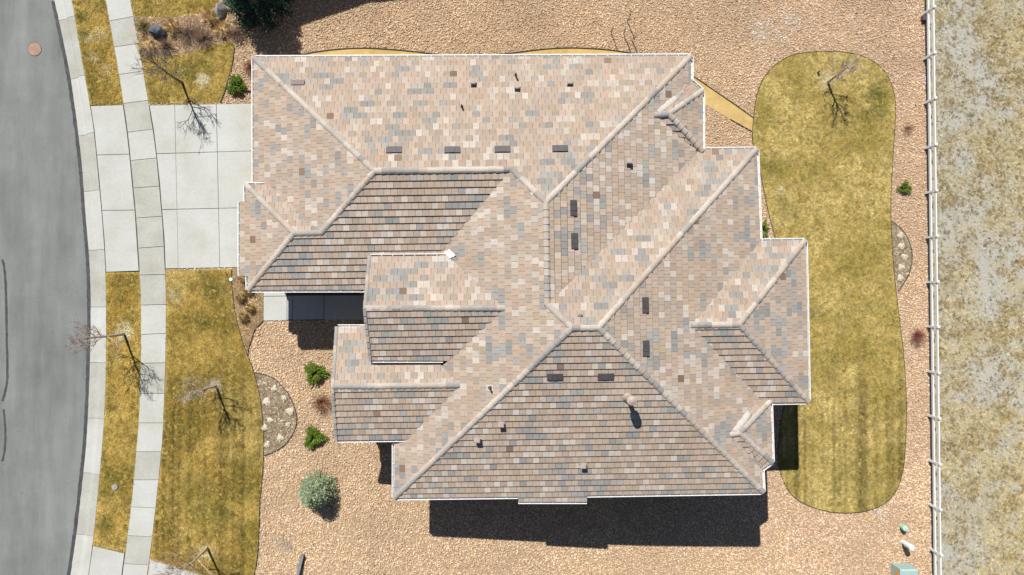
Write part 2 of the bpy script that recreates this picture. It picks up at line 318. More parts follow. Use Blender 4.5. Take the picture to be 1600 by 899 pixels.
PATH_S = smooth([(1176, 206), (1140, 186), (1097, 160), (1060, 135), (1000, 116), (900, 108), (575, 108), (455, 108)], 4)
PATH = PATH_N+PATH_S
WALKWAY = [(411, 453), (578, 450), (578, 499), (411, 502)]
DRIVE = seg(WALK_E, 164.5, 421)[::-1]+[(234, 164), (430, 161.5), (430, 417.5)]
FENCE_X = lambda y: 1443.5+(y-20)*0.0126
NLOT = [(x, y) for x, y in seg(WALK_E, -115, 1035)]+[(FENCE_X(1035)+3, 1035), (FENCE_X(-115)+3, -115)]

# base ground, field, gravel bed, road
ground = sheet('ground', [(-140, -140), (140, -140), (140, 140), (-140, 140)], -0.35, M['field'], world_xy=True)
fx0 = [G(FENCE_X(y)+2, y) for y in (-115, 1035)]
field = sheet('field', [(fx0[0].x, 90), (fx0[0].x, fx0[0].y), (fx0[1].x, fx0[1].y), (fx0[1].x, -90), (120, -90), (120, 90)], 0.004, M['field'], world_xy=True)
gravel_bed = sheet('gravel_bed', NLOT, -0.03, M['gravel_base'])
wpts = [G(*p) for p in ROAD_E]
road_outline = [(p.x, p.y) for p in wpts]+[(-75, -34), (-75, 34)]
road = sheet('road', road_outline, -0.13, M['asphalt'], world_xy=True)
# tar along the gutter and sealed cracks: sheets laid on the road
def ribbon(name, pts, w, off, mat, parent, jit=0.3, seed=1):
    r = random.Random(seed); P = [G(*p) for p in smooth(pts, 8)]; v = []; f = []
    for i, p in enumerate(P):
        d = P[min(i+1, len(P)-1)]-P[max(i-1, 0)]; n = Vector((-d.y, d.x, 0)).normalized()
        a = w*(1+jit*r.uniform(-1, 1)); b = w*(1+jit*r.uniform(-1, 1))
        if i in (0, len(P)-1): a *= .3; b *= .3
        v += [(p.x+n.x*a/2, p.y+n.y*a/2, p.z+off), (p.x-n.x*b/2, p.y-n.y*b/2, p.z+off)]
        if i: f.append((2*i-2, 2*i-1, 2*i+1, 2*i))
    return pyd(name, v, f, mat, parent)
road['base'] = (0, 0, 0)
ribbon('tar_seal', [(p[0]-3.0, p[1]) for p in ROAD_E[10::3]], 0.20, -0.126, M['tar'], road, 0.22, 3)
ribbon('tar_seal', [(1, 405), (5, 425), (7, 470), (8, 530), (9, 590), (5, 615), (1, 628)], 0.14, -0.126, M['tar'], road, 0.2, 4)
ribbon('tar_seal', [(3, 640), (5, 660), (6, 690), (3, 715), (0, 722)], 0.13, -0.126, M['tar'], road, 0.2, 5)

# lawns, beds, path (each its own sheet, the soft ground a little above the gravel bed)
lawns = {}
for nm, pix, off in (('back_lawn', BACK_LAWN, 0.02), ('front_lawn', FRONT_LAWN, 0.0), ('kerb_lawn', STRIP_TOP, -0.01), ('kerb_lawn', STRIP_LOW, -0.01), ('corner_lawn', CORNER_LAWN, 0.0), ('upper_lawn', UPPER_LAWN, 0.0)):
    sheet(nm, pix, off, M['lawn_base'])
sheet('planting_bed', BACK_BED, 0.012, M['soil']); sheet('planting_bed', CRESCENT, 0.008, M['soil'])
sheet('planting_bed', GRASS_BED, 0.004, M['bed_soil']); sheet('planting_bed', PLANT_BED, 0.006, M['bed_soil'])
sheet('path', PATH, 0.0, M['path'])

# concrete slabs: each a piece of its paving
def slab(name, quad, top, mat, parent, thick=0.12, gap=0.02):
    P = [G(*p) for p in quad]; c = sum(P, Vector())/len(P); v = []; n = len(P)
    for p in P:
        d = (p-c); q = p-d.normalized()*gap; v.append((q.x, q.y, gz(q.x)+top))
    v += [(a, b, z-thick) for a, b, z in v]
    f = [tuple(range(n))]+[(i, i+n, (i+1) % n+n, (i+1) % n) for i in range(n)]
    bm = bmesh.new(); bv = [bm.verts.new(a) for a in v]
    for q in f: bm.faces.new([bv[i] for i in q])
    bmesh.ops.recalc_face_normals(bm, faces=bm.faces[:])
    if bm.faces[0 if len(bm.faces) else 0].normal.z == 0: pass
    me = bpy.data.meshes.new(name); bm.to_mesh(me); bm.free()
    if me.polygons[0].normal.z < 0: me.flip_normals()
    return link(name, me, mat, parent)
def paving(name, pix, off, mat):
    o = sheet(name, pix, off, M['joint']); o['base'] = (0, 0, 0); return o
sidewalk = paving('sidewalk', seg(WALK_W, -115, 1035)+seg(WALK_E, -115, 1035)[::-1], -0.025, None)
WJ = [(-102, -112), (-57, -66), (-12, -20), (33, 26), (74, 68), (117, 111), (162, 157), (207, 202), (251, 247), (294, 291), (341, 338), (388, 385), (430, 429), (477, 476), (523, 521), (568, 567), (615, 615), (661, 661), (706, 706), (750, 750), (792, 794), (837, 839), (881, 883), (926, 929), (971, 975)]
for k in range(len(WJ)-1):
    (a, b), (c, d) = WJ[k], WJ[k+1]; m = ((a+c)/2, (b+d)/2)
    slab('slab', [(xat(WALK_W, a), a), (xat(WALK_W, m[0]), m[0]), (xat(WALK_W, c), c), (xat(WALK_E, d), d), (xat(WALK_E, m[1]), m[1]), (xat(WALK_E, b), b)], 0.012, M['concrete_old'] if k in (8, 9, 10, 11, 12) or k % 3 == 0 else M['concrete'], sidewalk)
kerb = paving('kerb', seg(ROAD_E, -115, 1035)+seg(KERB_E, -115, 1035)[::-1], -0.2, None)
KJ = [(-60, -66), (31, 25), (123, 117), (212, 207), (299, 297), (391, 390), (480, 480), (567, 567), (654, 655), (740, 741.5), (836, 838), (925, 928), (1010, 1014)]
for k in range(len(KJ)-1):
    (a, b), (c, d) = KJ[k], KJ[k+1]; n = 8; v = []; f = []
    prof = [(0, -0.128), (0.36, -0.145), (0.47, -0.135), (0.58, -0.04), (0.68, 0.0), (1.0, 0.008)]
    for i in range(n+1):
        t = i/n
        if i == 0: t = 0.003
        if i == n: t = 0.997
        pl = G(xat(ROAD_E, a+(c-a)*t), a+(c-a)*t); pr = G(xat(KERB_E, b+(d-b)*t), b+(d-b)*t)
        for (u, z) in prof: q = pl.lerp(pr, u); v.append((q.x, q.y, z))
        q = pr; v.append((q.x, q.y, -0.2))
    m = len(prof)+1
    for i in range(n):
        for j in range(m-1): f.append((i*m+j, (i+1)*m+j, (i+1)*m+j+1, i*m+j+1))
    f.append(tuple(range(m))); f.append(tuple(n*m+j for j in range(m))[::-1])
    pyd('kerb_segment', v, f, M['concrete_old'] if k % 2 else M['concrete'], kerb)
driveway = paving('driveway', DRIVE, -0.025, None)
def dx(c0, c1, y): return c0+(c1-c0)*(y-163)/(419-163)
colx = [lambda y: xat(WALK_E, y)+1.0, lambda y: dx(273, 278.5, y), lambda y: dx(338, 343.5, y), lambda y: 428]
rows_ = [(164.5, 162), (240.5, 236.0), (328, 324.5), (420.5, 417.5)]
def ry(r, x): return rows_[r][0]+(rows_[r][1]-rows_[r][0])*(x-240)/(395-240)
for r in range(3):
    for c in range(3):
        q = []
        for (cc, rr) in ((c, r), (c+1, r), (c+1, r+1), (c, r+1)):
            y = ry(rr, 300); x = colx[cc](y); q.append((x, ry(rr, x)))
        if c == 0: q.append((xat(WALK_E, (q[0][1]+q[3][1])/2)+1, (q[0][1]+q[3][1])/2))
        slab('slab', q, 0.010, M['concrete'], driveway)
AP = [(165.5, 164), (242.5, 241), (329, 328.5), (425.5, 423.5)]
apron = paving('driveway_apron', seg(KERB_E, 166, 425)+seg(WALK_W, 165, 424)[::-1], -0.025, None)
for r in range(3):
    (a, b), (c, d) = AP[r], AP[r+1]; m1, m2 = (a+c)/2, (b+d)/2
    slab('slab', [(xat(KERB_E, a)+1, a), (xat(KERB_E, m1)+1, m1), (xat(KERB_E, c)+1, c), (xat(WALK_W, d)-1, d), (xat(WALK_W, m2)-1, m2), (xat(WALK_W, b)-1, b)], 0.009, M['concrete'], apron)
NA = [(xat(KERB_E, 853)+1, 853), (xat(KERB_E, 940)+1, 940), (xat(WALK_W, 950)-1, 950), (xat(WALK_W, 865)-1, 865)]
napron = paving('driveway_apron', NA, -0.025, None); slab('slab', NA, 0.009, M['concrete'], napron)
ND = [(xat(WALK_E, 875)+1, 875), (318, 899), (420, 930), (410, 1010), (xat(WALK_E, 960)+1, 960)]
ndrive = paving('driveway', ND, -0.025, None); slab('slab', ND, 0.010, M['concrete'], ndrive)
walkway = paving('walkway', WALKWAY, -0.025, None)
for (a, b) in ((411.5, 448.5), (448.8, 457), (457.3, 506), (506.3, 577)):
    y0 = lambda x: 453-(x-411)*0.015
    if a == 411.5:
        slab('slab', [(a, y0(a)), (b, y0(b)), (b, 462.5), (a, 463)], 0.01, M['concrete'], walkway)
        slab('slab', [(a, 463.4), (b, 462.9), (b, 500.6), (a, 501.5)], 0.01, M['concrete'], walkway)
    else: slab('slab', [(a, 462), (b, 461.5), (b, 499.5), (a, 500.3)], 0.01, M['concrete'], walkway)

# steel edging along lawns, beds and path
def edging(pix, label, w=0.03, h=0.05, closed=False, group=None):
    P = [G(*p) for p in pix]; mb = MB()
    n = len(P)
    base = P[0]; root = []
    v = []; f = []
    for i, p in enumerate(P):
        a = P[(i-1) % n] if closed else P[max(i-1, 0)]; b = P[(i+1) % n] if closed else P[min(i+1, n-1)]
        d = b-a; nn = Vector((-d.y, d.x, 0)).normalized()*(w/2)
        for s, z in ((1, -0.05), (1, h), (-1, h), (-1, -0.05)): v.append((p.x+nn.x*s, p.y+nn.y*s, p.z+z))
    for i in range(n if closed else n-1):
        j = (i+1) % n
        for k in range(4): f.append((i*4+k, i*4+(k+1) % 4, j*4+(k+1) % 4, j*4+k))
    if not closed: f += [(0, 1, 2, 3), ((n-1)*4+3, (n-1)*4+2, (n-1)*4+1, (n-1)*4)]
    o = pyd('lawn_edging', v, f, M['edging']); return tag(o, label, 'edging', group)
edging(BACK_LAWN, 'thin dark steel edging running right round the back lawn', closed=True)
edging(BACK_BED[1:-1], 'thin dark edging curved round small soil bed between back lawn and fence')
edging(FL_E, 'thin dark edging between front lawn and gravel, bending round two beds')
edging(CRESCENT[:-2], 'curved dark edging round crescent soil bed of pale stubs beside front lawn')
edging(PATH_N, 'long wavy dark edging between yellow path and gravel beside the house', w=0.04)
edging(PATH_S[:5], 'short dark edging on the house side of yellow path to back lawn')
edging(CORNER_LAWN[-12:], 'thin dark edging between corner lawn and gravel near the spruce')
edging([(411, 501), (398, 516), (390, 540), (387, 555)], 'short dark edging between gravel and bed of clipped grass mounds')

# ------------------------------------------------------------------ the house
hbase = Vector((0, 0, -2.9))
house = empty('house', hbase, 'large tan house with many hips and gables under mixed concrete tiles', 'house')
# walls: one footprint inset from the eaves, plus the raised parts under the gables
eave_pts = [X('gN', 'gW', 4.01), X('gN', 'eE', 4.1), on('eE', 1079, 126), BAY1[3], BAY1[4], X('mN', 'mE', 3.93), X('pN', 'mE', 3.89), X('pN', 'pE', 3.89), X('pE', 'pS', 3.89), BAY2[3], BAY2[4], on('mE', 1190, 733), X('mE', 'mS', 3.93), X('mS', 'cW', 3.93), on('cW', 617, 690), on('lS', 527, 687), on('lN', 527, 512), on('lN', 632, 512), on('gS', 640, 452), X('gS', 'bW', 4.34), on('bW', 376, 432), on('bW', 376, 315), X('bN', 'bW', 4.31), on('gW', 398, 290)]
def inset(P, d):
    n = len(P); out = []
    for i in range(n):
        a, b, c = P[i-1], P[i], P[(i+1) % n]
        e1 = Vector((b.x-a.x, b.y-a.y)).normalized(); e2 = Vector((c.x-b.x, c.y-b.y)).normalized()
        n1 = Vector((e1.y, -e1.x)); n2 = Vector((e2.y, -e2.x)); k = n1+n2
        k = k/max(0.35, (1+n1.dot(n2))); out.append(Vector((b.x, b.y))+k*d)
    return out
foot = inset(eave_pts, 0.5)
def prism(mb, poly, z0, z1):
    n = len(poly); mb.add([(p[0], p[1], z0) for p in poly]+[(p[0], p[1], z1) for p in poly], [(i, (i+1) % n, (i+1) % n+n, i+n) for i in range(n)]+[tuple(range(n, 2*n))])
mb = MB(); prism(mb, foot, -3.2, 3.85); mb.build('wall', M['wall'], house)
def gable_wall(kN, kS, px, pN, pS, ridge, z0, thick=0.25):
    a = on(kN, px, pN); r = on(kN, px-6, ridge); b = on(kS, px, pS); x0 = max(a.x, b.x)+0.35
    pr = [(x0, a.y-0.3, z0), (x0, b.y+0.3, z0), (x0, b.y+0.3, b.z-0.05), (x0, r.y, r.z-0.16), (x0, a.y-0.3, a.z-0.05)]
    v = pr+[(x+thick, y, z) for x, y, z in pr]
    mb = MB(); mb.add(v, [(0, 1, 2, 3, 4), (9, 8, 7, 6, 5)]+[(i, i+5, (i+1) % 5+5, (i+1) % 5) for i in range(5)]); mb.build('gable_wall', M['wall'], house)
gable_wall('nN', 'nS', 579, 402, 562, 482, 3.4); gable_wall('lN', 'lS', 527, 512, 687, 604, 3.0)
# porch posts under the entry gable
for (px, py) in ((592, 455), (592, 508)):
    p = G(px, py); mb = MB(); mb.box((p.x, p.y, 2.1), EX, EY, EZ, 0.16, 0.16, 2.1); mb.box((p.x, p.y, 0.25), EX, EY, EZ, 0.22, 0.22, 0.28); mb.build('porch_post', M['wall'], house)

roof = MB()
for k, P in FACES.items(): roof.add(P, [tuple(range(len(P)))])
roof_o = roof.build('roof', M['deck'], house); roof_o['base'] = tuple(hbase)
roof_o.matrix_parent_inverse = Matrix.Translation(-hbase)

# tiles
TAN = [(0.455, 0.37, 0.30), (0.43, 0.35, 0.285), (0.475, 0.39, 0.32), (0.405, 0.325, 0.26), (0.465, 0.362, 0.28), (0.445, 0.342, 0.262)]
PALE = [(0.55, 0.48, 0.415), (0.53, 0.46, 0.39), (0.53, 0.475, 0.425)]
GREY = [(0.325, 0.315, 0.295), (0.29, 0.282, 0.27), (0.355, 0.34, 0.31), (0.305, 0.29, 0.27)]
BROWN = [(0.22, 0.15, 0.11), (0.26, 0.18, 0.13)]
def tcol(r, run, a, b):
    if run[1] > 0: run[1] -= 1; c = run[0]
    else:
        q = r.random(); g = float(vnoise(np.array([a]), np.array([b]), 0.75, 5)[0])
        if q < 0.045+0.30*max(0, g-0.52)/0.48*1.4: fam = GREY; run[1] = r.choice([0, 0, 1])
        elif q < 0.10+0.08*(1-g)+0.06: fam = PALE; run[1] = 0
        elif q > 0.9965: fam = BROWN; run[1] = 0
        else: fam = TAN; run[1] = 0
        c = r.choice(fam); run[0] = c
    k = r.uniform(0.9, 1.08); return (c[0]*k*r.uniform(0.97, 1.03), c[1]*k, c[2]*k*r.uniform(0.97, 1.03))
def clip(poly, a, b, c):          # keep a*x+b*y<=c
    out = []; n = len(poly)
    for i in range(n):
        p, q = poly[i], poly[(i+1) % n]; dp = a*p[0]+b*p[1]-c; dq = a*q[0]+b*q[1]-c
        if dp <= 0: out.append(p)
        if (dp < 0 < dq) or (dq < 0 < dp):
            t = dp/(dp-dq); out.append((p[0]+(q[0]-p[0])*t, p[1]+(q[1]-p[1])*t))
    return out
def area(P): return abs(sum(P[i-1][0]*P[i][1]-P[i][0]*P[i-1][1] for i in range(len(P))))/2
def frame(P):
    c = sum(P, Vector())/len(P); A = np.array([(p-c)[:] for p in P]); n = Vector(np.linalg.svd(A)[2][2])
    if n.z < 0: n = -n
    u = Vector((-n.y, n.x, 0)).normalized(); v = n.cross(u)          # v up the slope
    if v.z < 0: u = -u; v = -v
    return c, u, v, n
EXPO, TW = 0.352, 0.332
TILES = []
HIDE = [(578, 405, 690, 480), (585, 485, 680, 555)]
for fi, (k, P) in enumerate(FACES.items()):
    r = random.Random(100+fi); c, u, v, n = frame(P)
    Q = [((p-c).dot(u), (p-c).dot(v)) for p in P]
    v0 = min(q[1] for q in Q)-0.02; v1 = max(q[1] for q in Q); u0 = min(q[0] for q in Q); u1 = max(q[0] for q in Q)
    row = 0; vv = v0
    wob = r.uniform(0, 1)
    while vv < v1:
        uu = u0-TW*(1+(0.5 if row % 2 else 0)+r.uniform(-.03, .03)); run = [None, 0]
        lift_row = r.uniform(-0.002, 0.004)
        while uu < u1:
            col = tcol(r, run, uu+7.3*fi, vv*1.2); g = 0.006
            poly = clip(clip(clip(clip(Q, -1, 0, -(uu+g)), 1, 0, uu+TW-g), 0, -1, -vv), 0, 1, vv+EXPO+0.03)
            if len(poly) >= 3 and area(poly) > 0.006:
                lift = 0.080+lift_row+r.uniform(-0.003, 0.003); bow = 0.0
                top = []
                for (a, b) in poly:
                    t = (b-vv)/(EXPO+0.03); top.append(c+u*a+v*b+n*(lift*(1-t)+0.010*t))
                bot = [p-n*0.06 for p in top]; m = len(top)
                pa = area([proj(p) for p in top])
                px = proj(top[0])
                TILES.append((pa if len(poly) == 4 else pa*0.5, top+bot, [tuple(range(m))]+[(i, i+m, (i+1) % m+m, (i+1) % m) for i in range(m)], col))
            uu += TW
        vv += EXPO; row += 1
def fixw(v, f):                                # make the top face point up
    a = (v[f[0][1]]-v[f[0][0]]).cross(v[f[0][2]]-v[f[0][0]])
    return f if a.z > 0 else [tuple(reversed(q)) for q in f]
TILES.sort(key=lambda t: -t[0])
rest = MB()
for i, (pa, v, f, col) in enumerate(TILES):
    f = fixw(v, f)
    if i < 300:
        o = pyd('roof_tile', v, f, M['tile'], None, [col]*len(f)); o.parent = roof_o
    else: rest.add(v, f, col)
ro = rest.build('roof_tiles', M['tile'], None, colours=True); ro.parent = roof_o; ro['kind'] = 'stuff'

# ridge, hip and rake caps
CAPS = []
CAPC = [(0.47, 0.415, 0.36), (0.51, 0.455, 0.40), (0.43, 0.39, 0.35), (0.38, 0.355, 0.325), (0.54, 0.48, 0.42), (0.47, 0.39, 0.32), (0.33, 0.315, 0.295)]
def caps(P0, P1, w=0.15, seed=0, h=0.085, ln=0.36, rake=False, drop=0.0):
    """caps from the low end P0 to the high end P1"""
    r = random.Random(seed); d = P1-P0; L = d.length; d = d/L; s = d.cross(EZ).normalized(); up = s.cross(d).normalized()
    n = max(1, round(L/ln)); e = L/n; cc = r.choice(CAPC)
    for i in range(n):
        if r.random() < 0.45: cc = r.choice(CAPC)
        k = r.uniform(0.92, 1.06); col = tuple(a*k for a in cc); jx = r.uniform(-.006, .006)
        prof = [(-w, -0.05), (-w*0.93, 0.02), (-w*0.5, h*0.82), (0, h), (w*0.5, h*0.82), (w*0.93, 0.02), (w, -0.05)]
        if rake: prof = [(-w, -0.09), (-w, 0.06), (-w*0.3, h), (w*0.7, h), (w, 0.03), (w, -0.05)]
        v = []
        for t, lift, sc in ((i*e-0.02, 0.034, 1.06), ((i+1)*e+0.03, 0.004, 0.94)):
            for (a, b) in prof: v.append(P0+d*t+s*(a*sc+jx)+up*(b*sc+lift-drop))
        m = len(prof); f = [(j, j+1, m+j+1, m+j) for j in range(m-1)]+[tuple(range(m))[::-1], tuple(range(m, 2*m))]
        c_ = sum(v, Vector())/len(v); q = f[2]; nn = (v[q[1]]-v[q[0]]).cross(v[q[2]]-v[q[0]])
        if nn.dot(up) < 0: f = [tuple(reversed(x)) for x in f]
        CAPS.append((area([proj(x) for x in (v[0], v[m-1], v[2*m-1], v[m])]), v, f, col, rake))
T = {}
LINES = [(X('gN', 'gW', 4.01), X('gN', 'gW', 'gS')), (X('gN', 'gW', 'gS'), X('gN', 'gS', 'cW')), (X('gN', 'gS', 'cW'), X('gN', 'cW', 'eE')), (X('gN', 'eE', 4.1), X('gN', 'cW', 'eE')),
         (X('cW', 'eE', 'mN'), X('gN', 'cW', 'eE')), (X('cW', 'eE', 'mN'), X('cW', 'mN', 'mS')), (X('cW', 'mN', 'mS'), X('mN', 'mE', 'mS')), (X('mN', 'mE', 3.93), X('mN', 'mE', 'mS')),
         (X('mE', 'mS', 3.93), X('mN', 'mE', 'mS')), (X('mS', 'cW', 3.93), X('cW', 'mN', 'mS')), (X('gS', 'gW', 'bN'), X('gN', 'gW', 'gS')), (X('gS', 'bW', 'bN'), X('gS', 'gW', 'bN')),
         (X('bN', 'bW', 4.31), X('gS', 'bW', 'bN')), (X('gS', 'bW', 4.34), X('gS', 'bW', 'bN')), (X('pN', 'pE', 3.89), X('pN', 'pE', 'pS')), (X('pE', 'pS', 3.89), X('pN', 'pE', 'pS')),
         (X('pN', 'pS', 'mE'), X('pN', 'pE', 'pS')), (on('nN', 571, 482), X('nN', 'nS', 'cW')), (on('lN', 521, 604), X('lN', 'lS', 'cW'))]
for B in (BAY1, BAY2): LINES += [(B[3], B[1]), (B[4], B[1]), (B[0], B[1])]
for i, (a, b) in enumerate(LINES): caps(a, b, seed=i)
# mortar-coloured flashing caps folded over the upper side of both bays
def onp(P, px, py):
    c, u, v, n = frame(P); w = ray(px, py); o = Vector((0, 0, H)); return o+w*((c-o).dot(n)/w.dot(n)), n
for P, a, b in ((FACES['bay1d'], (1027, 177), (1057, 153)), (FACES['bay2d'], (1147, 675), (1171, 645))):
    p0, n = onp(P, *a); p1, n = onp(P, *b); d = (p1-p0).normalized(); sd = d.cross(n).normalized(); v = []; f = []
    for i in range(9):
        t = i/8; w = 0.15+0.05*math.sin(t*3.1)
        for k in range(7):
            an_ = math.pi*k/6; v.append(p0.lerp(p1, t)+sd*(math.cos(an_)*w)+n*(math.sin(an_)*0.10+0.02))
    for i in range(8):
        for k in range(6): f.append((i*7+k, i*7+k+1, i*7+k+8, i*7+k+7))
    f += [tuple(range(7)), tuple(range(56, 63))[::-1]]
    FLASH = (v, f); o = pyd('valley_flashing', v, f, M['tile'], None, [(0.52, 0.48, 0.43)]*len(f), True); o.parent = roof_o
for (a, b) in ((on('nN', 577, 402), on('nN', 570, 482)), (on('nS', 579, 562), on('nS', 570, 482)), (on('lN', 526, 512), on('lN', 520, 604)), (on('lS', 526, 687), on('lS', 520, 604))):
    caps(a, b, 0.085, 70, 0.075, 0.352, True)
CAPS.sort(key=lambda t: -t[0])
rest = MB()
for i, (pa, v, f, col, rk) in enumerate(CAPS):
    if i < 300: o = pyd('rake_tile' if rk else 'ridge_tile', v, f, M['tile'], None, [col]*len(f)); o.parent = roof_o
    else: rest.add(v, f, col)
if rest.v:
    o = rest.build('ridge_tiles', M['tile'], None, colours=True); o.parent = roof_o; o['kind'] = 'stuff'

# gutters: open white troughs with hanger straps, along each eave
def gutter(a, b, outw, hang=0.62):
    d = (b-a); L = d.length; d.normalize(); o = Vector((outw[0], outw[1], 0)); o = (o-d*o.dot(d)).normalized(); up = EZ; mb = MB()
    z = -0.035; t = 0.012
    def plate(c, hx, ho, hz): mb.box(c, d, o, up, hx, ho, hz)
    mid = (a+b)/2
    plate(mid+o*0.012+up*(z-0.055), L/2, 0.008, 0.06)               # back, doubles as fascia face
    plate(mid+o*0.075+up*(z-0.105), L/2, 0.055, 0.007)              # bottom
    plate(mid+o*0.136+up*(z-0.05), L/2, 0.011, 0.062)               # front
    plate(mid+o*0.141+up*(z+0.016), L/2+0.004, 0.019, 0.007)        # rolled lip
    for s in (-1, 1): mb.box(mid+d*(s*(L/2-0.006))+o*0.075+up*(z-0.05), d, o, up, 0.005, 0.05, 0.05)
    n = int(L/hang)
    for i in range(1, n+1): plate(a+d*(L*i/(n+1))+o*0.075+up*(z+0.008), 0.014, 0.064, 0.005)
    mb.build('gutter', M['white_metal'], house)
    mb = MB(); mb.box(mid-o*0.018+up*(z-0.10), d, o, up, L/2, 0.018, 0.09); mb.build('fascia', M['white_metal'], house)
def od(k): v = DIR[k]; return (v.x, v.y)
e = X
for a, b, k in ((e('gN', 'gW', 4.01), e('gN', 'eE', 4.1), 'N'), (e('gN', 'gW', 4.01), on('gW', 398, 289), 'W'), (e('bN', 'bW', 4.31), on('bN', 413, 290), 'N'), (e('bN', 'bW', 4.31), on('bW', 385, 315), 'W'),
                (on('bW', 376, 316), on('bW', 376, 431), 'W'), (on('bW', 388, 433), e('gS', 'bW', 4.34), 'W'), (e('gS', 'bW', 4.34), on('gS', 640, 452), 'S'), (e('gN', 'eE', 4.1), on('eE', 1079, 126), 'E'), (BAY1[3], BAY1[4], 'E'),
                (e('eE', 'mN', 3.93), e('mN', 'mE', 3.93), 'N'), (e('mN', 'mE', 3.93), e('pN', 'mE', 3.89), 'E'), (e('pN', 'mE', 3.89), e('pN', 'pE', 3.89), 'N'), (e('pN', 'pE', 3.89), e('pE', 'pS', 3.89), 'E'),
                (e('pE', 'pS', 3.89), e('pS', 'mE', 3.89), 'S'), (BAY2[3], BAY2[4], 'E'), (on('mE', 1190, 734), e('mE', 'mS', 3.93), 'E'), (e('mE', 'mS', 3.93), on('mS', 918, 773), 'S'), (on('mS', 917, 783), on('mS', 810, 783), 'S'),
                (on('mS', 809, 775), e('mS', 'cW', 3.93), 'S'), (e('mS', 'cW', 3.93), on('cW', 617, 690), 'W'), (on('lS', 527, 687), e('lS', 'cW', 4.22), 'S'), (on('nN', 579, 402), e('nN', 'cW', 5.1), 'N'),
                (on('nS', 581, 562), on('nS', 692, 562), 'S'), (on('lN', 528, 512), on('lN', 600, 512), 'N')):
    gutter(a, b, od(k))
for B in (BAY1, BAY2):
    for (a, b) in ((B[2], B[3]), (B[4], B[5])):
        dd = b-a; nn = Vector((dd.y, -dd.x, 0)).normalized()
        if nn.x < 0: nn = -nn
        gutter(a, b, nn[:2])
# white splash guard where the entry valley meets the garage roof
p = on('cW', 704, 397); c, u, v, n = frame(FACES['cW']); mb = MB()
w1 = Vector((1, -.8, 0)).normalized(); w1 = (w1-n*w1.dot(n)).normalized(); w2 = n.cross(w1)
for i in range(4): mb.box(p+w2*(0.085*(i-1.5))+w1*(.04*(i-1.5))+n*(0.09+0.03*(i % 2)), w1, w2, n, 0.24, 0.036, 0.012)
mb.build('splash_guard', M['white_metal'], house)

# roof fittings
def fit_frame(k): c, u, v, n = frame(FACES[k]); return u, v, n
for k, px, py in (('gN', 616, 235.5), ('gN', 707, 235.5), ('gN', 785, 234.5), ('gN', 875, 233.5), ('eE', 895, 325.5), ('eE', 896.5, 377), ('mE', 1007, 477), ('mE', 1008, 544.5), ('mS', 867, 588), ('mS', 946.5, 587.5)):
    u, v, n = fit_frame(k); p = on(k, px, py); mb = MB()
    v0 = v-n*0.08; v0.normalize(); n0 = u.cross(v0); p = p+n*0.032
    mb.box(p+n*0.055, u, v0, n0, 0.385, 0.165, 0.018)
    for s in (-1, 1): mb.box(p+n*0.076+u*(0.26*s), u, v0, n0, 0.11, 0.16, 0.007)
    mb.box(p+n*0.08, u, v0, n0, 0.13, 0.16, 0.013)
    mb.box(p+n*0.05-v*0.165, u, v0, n0, 0.37, 0.012, 0.022)
    mb.build('roof_vent', M['dark_metal'], house)
for k, px, py in (('gN', 466, 131),):
    u, v, n = fit_frame(k); p = on(k, px, py); mb = MB(); p = p+n*0.03; mb.box(p+n*0.06, u, v, n, 0.34, 0.14, 0.02)
    for i in range(4): mb.box(p+n*0.085+u*(0.165*(i-1.5)), u, v, n, 0.072, 0.14, 0.006)
    mb.build('roof_vent', M['vent_grey'], house)
for k, px, py in (('gN', 739, 130), ('gN', 807, 137), ('gN', 889, 130), ('eE', 981.5, 253), ('mS', 783, 662), ('mS', 746, 686), ('mS', 910.5, 726)):
    p = on(k, px, py); mb = MB(); mb.box(p+EZ*0.11, EX, EY, EZ, 0.10, 0.10, 0.15); mb.box(p+EZ*0.29, EX, EY, EZ, 0.14, 0.14, 0.025); mb.box(p+EZ*0.325, EX, EY, EZ, 0.11, 0.11, 0.012)
    u, v, n = fit_frame(k); mb.box(p+n*0.05, u, v, n, 0.22, 0.2, 0.006)
    mb.build('flue_cap', M['vent_tan'], house)
for k, px, py, hh in (('gN', 806, 120, 0.5), ('gN', 722, 168, 0.42), ('cW', 765.5, 606, 0.4), ('mN', 907, 494, 0.12)):
    p = on(k, px, py); mb = MB(); mb.tube([p-EZ*0.05, p+EZ*hh], [0.045, 0.045], 10); u, v, n = fit_frame(k); mb.tube([p+n*0.02, p+n*0.09], [0.13, 0.05], 10); mb.build('vent_pipe', M['dark_metal'] if hh > .2 else M['vent_grey'], house, True)
p = on('mS', 980, 620); mb = MB()
mb.tube([p-EZ*0.1, p+EZ*0.95], [0.11, 0.11], 14); mb.tube([p+EZ*0.0, p+EZ*0.28], [0.28, 0.13], 14)
mb.tube([p+EZ*0.95, p+EZ*1.0, p+EZ*1.32, p+EZ*1.40], [0.14, 0.23, 0.23, 0.06], 16); mb.build('chimney_flue', M['vent_tan'], house, False)

